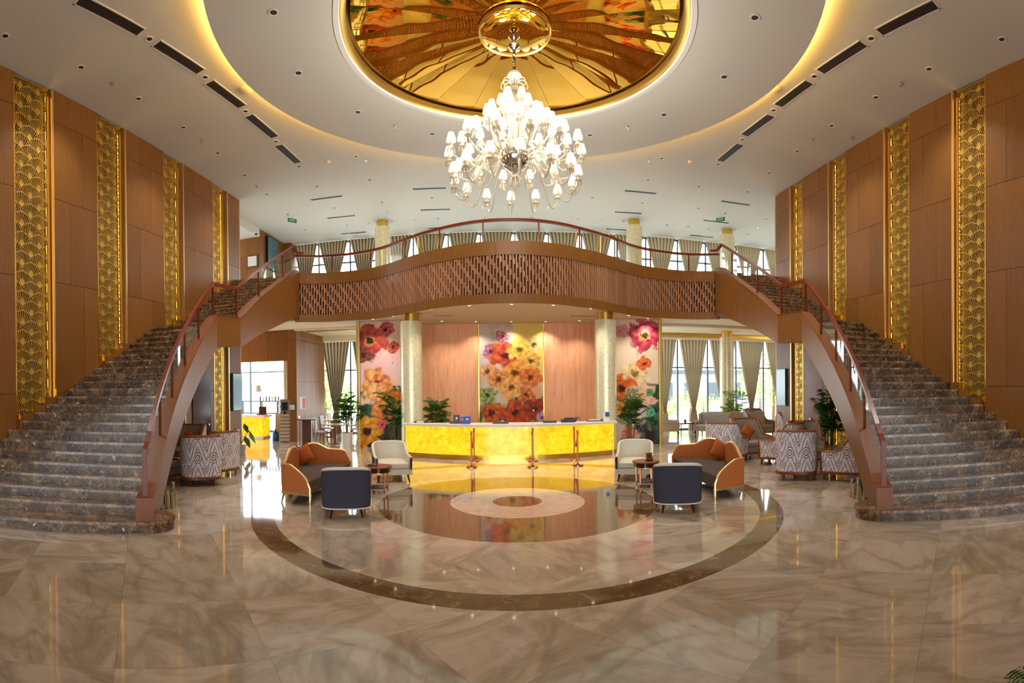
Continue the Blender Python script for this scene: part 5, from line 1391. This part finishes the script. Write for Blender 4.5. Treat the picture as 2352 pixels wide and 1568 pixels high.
# ---- receptionists (seated behind the desk)
def person(px, py, hairm, shirt, yaw, label, off=.95, bun=False):
    y = 16.85; x = aty(px, py, y).x; hz_ = aty(px, py, y).z
    t = empty('person', (x, y, 0), yaw, label, 'person')
    s = hz_-.0                      # head centre height
    me = bpy.data.meshes.new('body'); bm = bmesh.new(); sk = bm.verts.layers.skin.verify()
    J = [((0, 0, s-.62), .13), ((0, .0, s-.45), .125), ((0, .0, s-.30), .14), ((0, 0, s-.21), .075), ((0, -.005, s-.13), .048), ((0, -.01, s-.08), .045),
         ((-.17, 0, s-.25), .062), ((-.21, -.02, s-.48), .045), ((-.16, -.24, s-.52), .034), ((-.13, -.32, s-.51), .024), ((.17, 0, s-.25), .062), ((.21, -.02, s-.48), .045), ((.16, -.24, s-.52), .034), ((.13, -.32, s-.51), .024),
         ((-.10, -.02, s-.70), .10), ((-.12, -.42, s-.70), .075), ((-.12, -.45, .1), .05), ((.10, -.02, s-.70), .10), ((.12, -.42, s-.70), .075), ((.12, -.45, .1), .05)]
    E_ = [(0, 1), (1, 2), (2, 3), (3, 4), (4, 5), (2, 6), (6, 7), (7, 8), (8, 9), (2, 10), (10, 11), (11, 12), (12, 13), (0, 14), (14, 15), (15, 16), (0, 17), (17, 18), (18, 19)]
    vs = [bm.verts.new(p) for p, r in J]
    for v, (p, r) in zip(vs, J): v[sk].radius = (r, r*.8)
    vs[0][sk].use_root = True
    for a, b in E_: bm.edges.new((vs[a], vs[b]))
    bm.to_mesh(me); bm.free(); me.materials.append(M[shirt]); body = bpy.data.objects.new('body', me); col.objects.link(body); body.parent = t
    body.modifiers.new('skin', 'SKIN'); sb = body.modifiers.new('sub', 'SUBSURF'); sb.levels = sb.render_levels = 2
    # head
    m = MB(); R = 14; n = 20; rows = []
    for j in range(R+1):
        ph = -PI/2+PI*j/R; z = sin(ph); row = []
        for i in range(n):
            a = 2*PI*i/n; cx, cy = cos(a)*cos(ph), sin(a)*cos(ph); w = .074*(1-.22*max(0, -z)**1.2); d = .092
            yy = cy*d; front = max(0, -cy)
            if front > .8 and abs(cx) < .30 and -.45 < z < .05: yy -= .018*(1-abs(cx)/.3)*(1-abs(z+.25)/.3 if abs(z+.25) < .3 else 0)   # nose
            if front > .5 and -.05 < z < .25 and .2 < abs(cx) < .6: yy += .008
            row.append(m.pt((cx*w, yy-.012*max(0, -z)*0, s+z*.118)))
        rows.append(row)
    for j in range(R):
        for i in range(n): m.face((rows[j][i], rows[j][(i+1) % n], rows[j+1][(i+1) % n], rows[j+1][i]))
    head = m.build('head', 'skin', t, smooth='all')
    for sx in (-1, 1):
        m = MB(); m.lathe([(0, -.006), (.010, -.003), (.010, .003), (0, .006)], 8); o = m.build('eye', 'black', head, smooth='all'); o.location = (sx*.029, -.083, s+.012)
        m = MB(); m.box((sx*.076, .0, s-.005), (.014, .03, .055)); m.build('ear', 'skin', head, bevel=.005)
    m = MB(); m.box((0, -.086, s-.055), (.04, .012, .010)); m.build('mouth', 'red', head)
    m = MB(); rows = []
    for j in range(R+1):
        ph = -.75+(PI/2+.75)*j/R; row = []
        for i in range(n+1):
            a = .0+2*PI*i/n; front = max(0, -sin(a)); zz = sin(ph)
            lo = .55*front
            z = max(zz, lo) if front > 0 else zz
            c = math.sqrt(max(0, 1-min(1, abs(z))**2)); row.append(m.pt((cos(a)*c*.088, sin(a)*c*.104+.008, s+.006+z*.13)))
        rows.append(row)
    for j in range(R):
        for i in range(n): m.face((rows[j][i], rows[j][i+1], rows[j+1][i+1], rows[j+1][i]))
    m.build('hair', hairm, head, smooth='all')
    if bun: m = MB(); m.lathe([(0, s+.02), (.035, s+.035), (.045, s+.06), (.03, s+.09), (0, s+.1)], 12, (0, .10)); m.build('hair_bun', hairm, head, smooth='all')
person(1154, 969, 'hair', 'uniform', .05, 'dark-haired person seated behind the desk, head just above the monitor')
person(1326, 966, 'hair2', 'uniform2', .75, 'person with reddish brown hair seated behind the desk, looking down', bun=True)

# ---- stanchions and ropes
def stanchion_pair(a, b, labs):
    P = []
    for (px, py), lab in zip((a, b), labs):
        p = onz(px, py); P.append(p)
        t = empty('rope_stanchion', (p.x, p.y, 0), 0, lab, 'stanchion', 'brass rope stanchions')
        m = MB(); m.lathe([(.16, 0), (.16, .02), (.14, .035), (.04, .05), (.03, .07)], 28); m.build('base', 'bronze', t, smooth=True)
        m = MB(); m.lathe([(.022, .05), (.022, .86), (.034, .865), (.034, .90), (.022, .905), (.024, .93), (.036, .94), (.034, .965), (.01, .98)], 18); m.build('post', 'bronze', t, smooth=True)
    q0, q1 = P[0]+Vector((0, 0, .88)), P[1]+Vector((0, 0, .88)); m = MB()
    m.tube([tuple(q0.lerp(q1, .03+.94*i/14)-Vector((0, 0, .42*4*(i/14)*(1-i/14)))) for i in range(15)], .02, 8)
    tag(m.build('barrier_rope', 'red', smooth=True), labs[2], 'rope', 'red barrier ropes')
stanchion_pair((1083, 1073), (1089, 1059), ('brass stanchion of the left pair, the nearer one', 'brass stanchion of the left pair, the one by the desk', 'red rope hanging between the left pair of stanchions'))
stanchion_pair((1223, 1073), (1224, 1059), ('brass stanchion of the middle pair, the nearer one', 'brass stanchion of the middle pair, the one by the desk', 'red rope hanging between the middle pair of stanchions'))
stanchion_pair((1327, 1069), (1319, 1055), ('brass stanchion of the right pair, the nearer one', 'brass stanchion of the right pair, the one by the desk', 'red rope hanging between the right pair of stanchions'))
# ================================================================ curtains
def curtain(x0, x1, z0, z1, y, tie=True, label='', group='', waist=.16, zt_=.24, bw=.4):
    """gathered at a tie like an hourglass; x0..x1 at the top"""
    t = empty('tied_curtain', ((x0+x1)/2, y, z0), 0, label, 'curtain', group)
    W = x1-x0; H_ = z1-z0; nf = max(4, round(W/.17)); m = MB(); nu = nf*6; nv = 26; rows = []
    zt = zt_*H_
    for j in range(nv+1):
        z = H_*j/nv
        if z > zt:
            f = (z-zt)/(H_-zt); w = waist+(W-waist)*(f**.82)
        else:
            f = 1-z/zt; w = waist+(bw*W-waist)*min(1, f**.6*1.05)
        dep = .045+.02*(1-w/W)
        row = []
        for i in range(nu+1):
            u = i/nu; row.append((m.pt(((u-.5)*w, dep*cos(2*PI*nf*u)*min(1, .5+w/W), z)), (u*nf, z)))
        rows.append(row)
    for j in range(nv):
        for i in range(nu):
            f = (rows[j][i], rows[j][i+1], rows[j+1][i+1], rows[j+1][i]); m.face([k[0] for k in f], [k[1] for k in f])
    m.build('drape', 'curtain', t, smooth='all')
    m = MB(); m.lathe([(waist*.56, zt-.06), (waist*.6, zt), (waist*.56, zt+.06)], 14); o = m.build('tieback', 'curtain', t, smooth=True); o.scale = (1, .6, 1)
YC_ = YB-.28
def cpx(px, z): return aty(px, 800, YC_).x
lowz = ZL-.225
for a, b, lab in ((738, 802, 'full-length tied curtain behind the left dining tables'), (808, 872, 'full-length tied curtain half hidden by the left flower mural'),
                  (1498, 1554, 'full-length tied curtain next to the right flower mural'), (1561, 1624, 'second tied lounge curtain from the right flower mural'), (1631, 1690, 'tied lounge curtain half hidden behind the round column'), (1696, 1754, 'tied lounge curtain behind the scalloped sofa and wing chairs'), (1759, 1822, 'tied lounge curtain beside the end of the right wall')):
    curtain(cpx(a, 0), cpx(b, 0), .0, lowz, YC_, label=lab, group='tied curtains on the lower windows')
for i, (a, b) in enumerate(((676, 730), (734, 800), (806, 868), (890, 948), (952, 1026), (1032, 1100), (1106, 1180), (1186, 1256), (1262, 1332), (1338, 1408), (1414, 1480), (1487, 1553), (1559, 1617), (1622, 1684), (1692, 1750), (1757, 1820))):
    ordw = ['first', 'second', 'third', 'fourth', 'fifth', 'sixth', 'seventh', 'eighth']
    lab = ('%s from the left' % ordw[i]) if i < 8 else ('%s from the right' % ordw[15-i])
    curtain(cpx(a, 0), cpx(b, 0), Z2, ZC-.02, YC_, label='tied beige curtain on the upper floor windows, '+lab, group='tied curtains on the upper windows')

# ================================================================ lounge furniture by the windows
def club(name, W, label, cat, tuft=False, scallop=False, fab='beige', group=None):
    t = empty(name, (0, 0, 0), 0, label, cat, group); D = .78
    m = MB(); m.bx((-W/2+.1, -D/2, .26), (W/2-.1, D/2-.08, .42)); m.build('seat_base', fab, t, bevel=.03)
    m = MB(); k = 2 if W > 1.2 else 1
    for i in range(k): m.bx((-W/2+.12+(W-.24)*i/k+.005, -D/2-.02, .42), (-W/2+.12+(W-.24)*(i+1)/k-.005, D/2-.16, .52))
    m.build('seat_cushion', 'white_seat' if tuft else fab, t, bevel=.03)
    m = MB(); n = 18; top = []
    for i in range(n+1):
        u = -1+2*i/n; h = 1.0+(.06*abs(cos(u*PI*1.5)) if scallop else .04*cos(u*PI/2)); top.append((u*(W/2-.02), h))
    P = [(-W/2+.02, .30)]+top+[(W/2-.02, .30)]
    F_ = [m.pt((x, D/2-.16+.04*(z-.3), z)) for x, z in P]; B_ = [m.pt((x, D/2-.02+.12*(z-.3), z)) for x, z in P]
    m.face(F_); m.face(B_[::-1])
    for i in range(len(P)): j = (i+1) % len(P); m.face((F_[i], B_[i], B_[j], F_[j]))
    m.build('back', fab, t, bevel=.02)
    if tuft:
        m = MB(); r = 0
        for z in [.60, .68, .76, .84, .92]:
            r += 1
            for i in range(11):
                x = -W/2+.16+(W-.32)*(i+.5*(r % 2))/11; m.box((x, D/2-.165+.04*(z-.3), z), (.075, .05, .06), 0, 0, PI/4)
        m.build('tufting', 'white_seat', t, bevel=.01)
    for s in (-1, 1):
        m = MB(); x = s*(W/2-.06); m.bx((x-.06, -D/2+.02, .26), (x+.06, D/2-.05, .60)); m.tube([(x, -D/2+.01, .60), (x, D/2-.1, .62)], .085, 12); m.build('arm', fab, t, smooth=True)
        m = MB(); m.bx((x-.05, D/2-.30, .55), (x+.05, D/2-.06, .96)); m.build('wing', fab, t, bevel=.03)
    for sx in (-1, 1):
        for sy in (-1, 1):
            x, y = sx*(W/2-.09), sy*(D/2-.08); m = MB(); m.tube([(x, y, .27), (x+sx*.03, y+sy*.03, .19), (x-sx*.0, y, .09), (x+sx*.02, y+sy*.03, .0)], [.04, .034, .016, .022], 8); m.build('leg', 'dark_wood', t, smooth=True)
    return t
def putat(o, px, py, rz, d=0): p = onz(px, py); o.location = (p.x, p.y+d, 0); o.rotation_euler = (0, 0, rz)
putat(club('club_chair', .84, 'beige armchair with rolled arms next to the right flower mural', 'armchair'), 1543, 1004, 1.25, .2)
putat(club('settee', 1.45, 'beige two-seat sofa with white tufted back, facing left, before the column', 'sofa', tuft=True), 1641, 1004, -.85, .2)
putat(club('settee', 1.55, 'beige sofa with scalloped top seen from behind, by the far window', 'sofa', scallop=True), 1722, 1000, 2.75, .3)
p = onz(1582, 1004); t = empty('side_table', (p.x, p.y+.2, 0), 0, 'small dark wooden side table between the armchair and the tufted sofa', 'table')
m = MB(); m.bx((-.38, -.22, .55), (.38, .22, .60)); m.build('tabletop', 'dark_wood', t, bevel=.008)
for sx in (-1, 1):
    for sy in (-1, 1): m = MB(); m.tube([(sx*.32, sy*.17, .55), (sx*.32, sy*.17, 0)], [.022, .014], 8); m.build('leg', 'dark_wood', t, smooth=True)
m = MB(); m.bx((-.05, -.01, 0), (.05, .01, .13)); o = m.build('table_sign', 'wood_mid'); o.location = (p.x-.08, p.y+.2, .602); tag(o, 'small brown sign on the lounge side table', 'table sign')
# ---- dining set at left
def dining_chair(label):
    t = empty('dining_chair', (0, 0, 0), 0, label, 'chair', 'white dining chairs')
    m = MB(); m.bx((-.22, -.24, .44), (.22, .22, .50)); m.build('seat', 'white_seat', t, bevel=.02)
    m = MB(); m.box((0, .24, .76), (.42, .05, .50), 0, -.14); m.build('backrest', 'white_seat', t, bevel=.02)
    for sx in (-1, 1):
        m = MB(); m.tube([(sx*.2, -.21, .44), (sx*.2, -.22, 0)], [.022, .015], 6); m.build('leg', 'wood_mid', t)
        m = MB(); m.tube([(sx*.2, .28, .98), (sx*.2, .21, .46), (sx*.2, .27, 0)], [.014, .022, .015], 6); m.build('leg', 'wood_mid', t)
    return t
def dining_table(px, py, label):
    p = onz(px, py); t = empty('dining_table', (p.x, p.y, 0), 0, label, 'table', 'wooden dining tables')
    m = MB(); m.bx((-.45, -.4, .72), (.45, .4, .76)); m.build('tabletop', 'wood_pale', t, bevel=.008)
    m = MB(); m.lathe([(.045, .03), (.045, .72)], 14); m.build('pedestal', 'wood_mid', t, smooth=True); m = MB(); m.lathe([(.26, 0), (.25, .03)], 24); m.build('base', 'wood_mid', t)
    return t
dt = dining_table(770, 1018, 'square wooden pedestal dining table nearest the left flower mural')
dt2 = dining_table(762, 1003, 'square wooden pedestal dining table nearer the left window')
dc = dining_chair('white dining chair nearest the host stand, in profile'); putat(dc, 736, 1018, 1.5)
for px, py, rz_, lab in ((752, 1008, 1.5, 'second white dining chair from the host stand, in profile'), (768, 998, 1.5, 'white dining chair farthest back in the left row'), (822, 1010, -1.4, 'white dining chair on the right side of the tables, by the mural edge'), (808, 1000, -1.4, 'white dining chair behind the slim potted tree'), (790, 992, -1.0, 'white dining chair at the far side, in front of the window curtain')):
    putat(copy_tree(dc, label=lab), px, py, rz_)
# host stand
p = onz(704, 1026); t = empty('host_stand', (p.x, p.y+.1, 0), .15, 'tall brown host stand with chrome legs at the restaurant entrance', 'host stand')
m = MB(); m.bx((-.17, -.10, .04), (.17, .10, 1.0)); m.build('body', 'hpanel', t); m = MB(); m.bx((-.36, -.2, 1.0), (.36, .2, 1.03)); m.build('top', 'hpanel', t)
for s in (-1, 1): m = MB(); m.tube([(s*.28, 0, 1.0), (s*.28, 0, .0)], .016, 8); m.lathe([(.10, 0), (.09, .015)], 16, (s*.28, 0)); m.build('leg', 'chrome', t, smooth=True)
m = MB(); m.bx((-.30, -.15, 1.03), (.30, .15, 1.05)); m.build('display_base', 'paper', t); m = MB(); m.bx((-.30, -.15, 1.05), (.30, .15, 1.15)); m.build('glass_case', 'glass', t)
# ---- bar
q = aty(585, 990, 20.6)
t = empty('bar_counter', (q.x-.35, 20.9, 0), 0, 'bar counter with glowing yellow onyx front seen through the left opening', 'bar counter')
m = MB(); m.bx((-1.0, -.35, .08), (.78, .35, .93)); m.build('onyx_front', 'onyx', t); m = MB(); m.bx((-1.05, -.42, .93), (.86, .42, 1.02)); m.build('worktop', 'stonew', t); m = MB(); m.bx((-1.02, -.38, 0), (.80, .38, .08)); m.build('plinth', 'stonew', t)
bc = t.location
t = empty('bar_shelf', (bc.x-.1, 22.6, 0), 0, 'dark back shelf with bottles and boxes behind the bar counter', 'shelf')
m = MB(); m.bx((-1.3, -.15, 1.55), (.75, .15, 1.60)); m.bx((-1.3, -.15, .98), (.75, .15, 1.03)); m.build('shelf_board', 'alu', t)
for x in (-1.25, -.2, .7): m = MB(); m.bx((x-.03, -.12, 0), (x+.03, .12, 1.55)); m.build('upright', 'alu', t)
for i in range(7):
    m = MB(); m.lathe([(.035, 0), (.035, .17), (.012, .22), (.012, .28)], 10); o = m.build('bottle', ['dark_wood', 'brass', 'leaf'][i % 3], smooth=True); o.location = (bc.x-.35+.16*i*1.0, 22.6, 1.60); tag(o, 'small bottle standing on the shelf behind the bar', 'bottle', 'bottles on the bar shelf')
for i in range(4):
    m = MB(); m.lathe([(.02, 0), (.02, .28), (.035, .3), (.035, .38)], 8); o = m.build('beer_tap', 'chrome', smooth=True); o.location = (bc.x+.98+.13*i, 21.9, 1.02); tag(o, 'chrome dispenser tap standing right of the bar counter', 'tap', 'chrome taps beside the bar')
m = MB(); m.bx((-.3, -.25, 0), (.5, .25, 1.02)); o = m.build('back_cabinet', 'grayv'); o.location = (bc.x+1.15, 21.95, 0); tag(o, 'grey cabinet carrying the chrome taps right of the bar counter', 'cabinet')
m = MB(); m.bx((-.2, -.15, 0), (.2, .15, .05)); m.bx((-.18, .05, .05), (.18, .09, .36)); o = m.build('till', 'dark_wood'); o.location = (bc.x+.55, 20.95, 1.02); tag(o, 'dark brown till on the bar counter', 'till')
t = empty('floor_lamp', (aty(592, 900, 22.9).x, 22.9, 0), 0, 'pale-shaded lamp standing in front of the bar window', 'lamp')
m = MB(); m.lathe([(.16, 0), (.15, .03)], 20); m.lathe([(.015, .03), (.012, 2.0)], 8); m.build('pole', 'chrome', t, smooth=True); m = MB(); m.lathe([(.21, 2.02), (.14, 2.36)], 24, caps=False); m.build('lamp_shade', 'lamppale', t, smooth=True)
p = onz(633, 1012); t = empty('water_bottle', (p.x, p.y, 0), 0, 'large blue water cooler bottle standing on the floor by the bar', 'bottle')
m = MB(); m.lathe([(.13, 0), (.14, .02), (.14, .30), (.11, .38), (.04, .42), (.035, .47)], 24); m.build('jug', 'bluewater', t, smooth=True); m = MB(); m.lathe([(.038, .47), (.038, .5)], 12); m.build('cap', 'blue', t)
p = onz(655, 1016); t = empty('brochure_rack', (p.x, p.y, 0), .1, 'tall grey wire brochure rack beside the portal pillar', 'rack')
m = MB(); m.bx((-.2, 0, 0), (.2, .03, 1.75)); m.build('back_plate', 'grayv', t)
for k in range(8): m = MB(); m.box((0, -.05, .12+k*.14), (.38, .015, .10), 0, -.3); m.build('pocket', 'beige', t)
m = MB(); m.bx((-.12, -.02, 1.3), (.12, -.005, 1.62)); m.build('poster', 'navy_pillow', t); m = MB(); m.bx((-.05, -.03, 1.1), (.05, -.005, 1.26)); m.build('device', 'black', t)
# ---- signs and screens
def framed(name, c, w, h, rz, fm, im, label, cat, fr=.03, dep=.04, lines=None):
    t = empty(name, c, rz, label, cat)
    m = MB(); m.bx((-w/2, -dep, -h/2), (w/2, 0, h/2)); m.build('frame', fm, t, bevel=.004)
    m = MB(); m.bx((-w/2+fr, -dep-.004, -h/2+fr), (w/2-fr, -dep+.001, h/2-fr)); m.build('face', im, t)
    if lines:
        for i, (tx, sz, dz) in enumerate(lines):
            text(tx, sz, 'seam', t, (0, -dep-.006, dz))
    return t
y_ = uy-.035; q = aty(580, 600, y_); framed('wall_sign', (q.x, y_, q.z), .55, .55, 0, 'teal', 'paper', 'small square teal-framed notice on the upper left wood wall', 'sign', .06, .03)
q = onwall(622, 584, (ux, 0)); framed('wall_screen', (ux-.0, q.y, q.z), 1.0, 1.45, PI/2, 'black', 'screen', 'dark upright screen on the upper left side wall', 'screen', .03, .10)
q = onwall(603, 618, (ux, 0)); framed('switch_plate', (ux-.01, q.y, q.z), .16, .12, PI/2, 'white', 'white', 'small white switch plate below the upper left screen', 'switch', .01, .015)
a, b = onwall(528, 900, WL), onwall(549, 900, WL); framed('wall_screen', (wx(WL, a.y)+.05, (a.y+b.y)/2, onwall(538, 900, WL).z), abs(b.y-a.y), 1.35, PI/2, 'teal', 'screen', 'tall dark picture screen on the lower left wall beside the bar opening', 'screen', .02, .08)
a, b = onwall(1790, 890, WR), onwall(1810, 890, WR); framed('wall_screen', (wx(WR, a.y)-.05, (a.y+b.y)/2, onwall(1800, 889, WR).z), abs(b.y-a.y), 1.35, -PI/2, 'teal', 'screen', 'tall dark picture screen on the lower right wall end', 'screen', .02, .08)
q = aty(671, 935, pc.y-.055); framed('wall_sign', (pc.x-.2, pc.y-.055, q.z), .30, .26, 0, 'teal', 'paper', 'small teal-framed notice on the wooden portal pillar', 'sign', .03, .02)
for px, lab in ((690, 'white poster on the wooden side wall near the host stand'), (697, 'red and white poster farther along the wooden side wall')):
    q = onwall(px, 925, (pc.x-.02, 0)); framed('wall_poster', (pc.x-.015, q.y, q.z), .42, .5, PI/2, 'paper', 'paper' if px == 690 else 'red', lab, 'poster', .04, .01)
# ================================================================ outside
m = MB(); m.prism([(-40, YB+.35), (45, YB+.35), (45, 80), (-40, 80)], -.15, -.02); struct(m.build('ground', 'paving'))
m = MB(); m.prism([(-30, -40), (30, -40), (30, -9.3), (-30, -9.3)], -.15, -.02); struct(m.build('ground', 'paving'))
def tree(x, y, H_, R_, seed, label, n=900):
    rnd = random.Random(seed); t = empty('garden_tree', (x, y, 0), 0, label, 'tree', 'trees outside the windows')
    m = MB(); m.tube([(0, 0, -.02), (.05, 0, H_*.4), (0, .05, H_*.75)], [.12, .09, .04], 8); m.build('trunk', 'bark', t, smooth=True)
    m = MB()
    for i in range(n):
        a, b, r = rnd.uniform(0, 2*PI), rnd.uniform(-1, 1), R_*rnd.uniform(.3, 1)**.5; c = math.sqrt(1-b*b); p = Vector((r*c*cos(a), r*c*sin(a), H_*.62+b*H_*.40*(r/R_)))
        d = Vector((rnd.uniform(-1, 1), rnd.uniform(-1, 1), rnd.uniform(-1, .6))).normalized(); s = d.cross(Vector((0, 0, 1))).normalized()*.06; L_ = rnd.uniform(.14, .3)
        m.poly([tuple(p), tuple(p+d*L_*.5+s), tuple(p+d*L_), tuple(p+d*L_*.5-s)])
    m.build('foliage', 'leaf_out', t, fixn=False)
for px, y, H_, R_, lab in ((1745, 29, 4.6, 1.9, 'tall sunlit tree outside the right lounge windows'), (1776, 27.5, 3.6, 1.4, 'sunlit tree outside near the end of the right wall'), (745, 29, 3.2, 1.5, 'sunlit tree outside the left dining windows'), (775, 30, 2.6, 1.4, 'low sunlit tree outside behind the dining curtain')):
    q = aty(px, 900, y); tree(q.x, y, H_, R_, px, lab)
for px, y, H_, R_, lab in ((1585, 33, 1.9, 1.3, 'low bright bush outside between the lounge curtains'), (1615, 36, 1.5, 1.4, 'low bright bush outside beside the column'), (1528, 31, 1.2, .9, 'low bright bush outside behind the beige armchair')):
    q = aty(px, 900, y); o = tree(q.x, y, H_, R_, px, lab, 400)
q = aty(1580, 930, 55); t = empty('low_building', (q.x, 58, 0), 0, 'low grey building far outside the right lounge windows', 'building')
m = MB(); m.bx((-7, -3, 0), (8, 3, 3.4)); m.build('wall', 'dbuild', t); m = MB(); m.bx((-7.5, -3.4, 3.4), (8.5, 3.2, 3.8)); m.build('roof', 'alu', t)
for i in range(5): m = MB(); m.bx((-6+2.8*i, -3.04, .4), (-4.6+2.8*i, -3.0, 2.4)); m.build('window', 'alu', t)
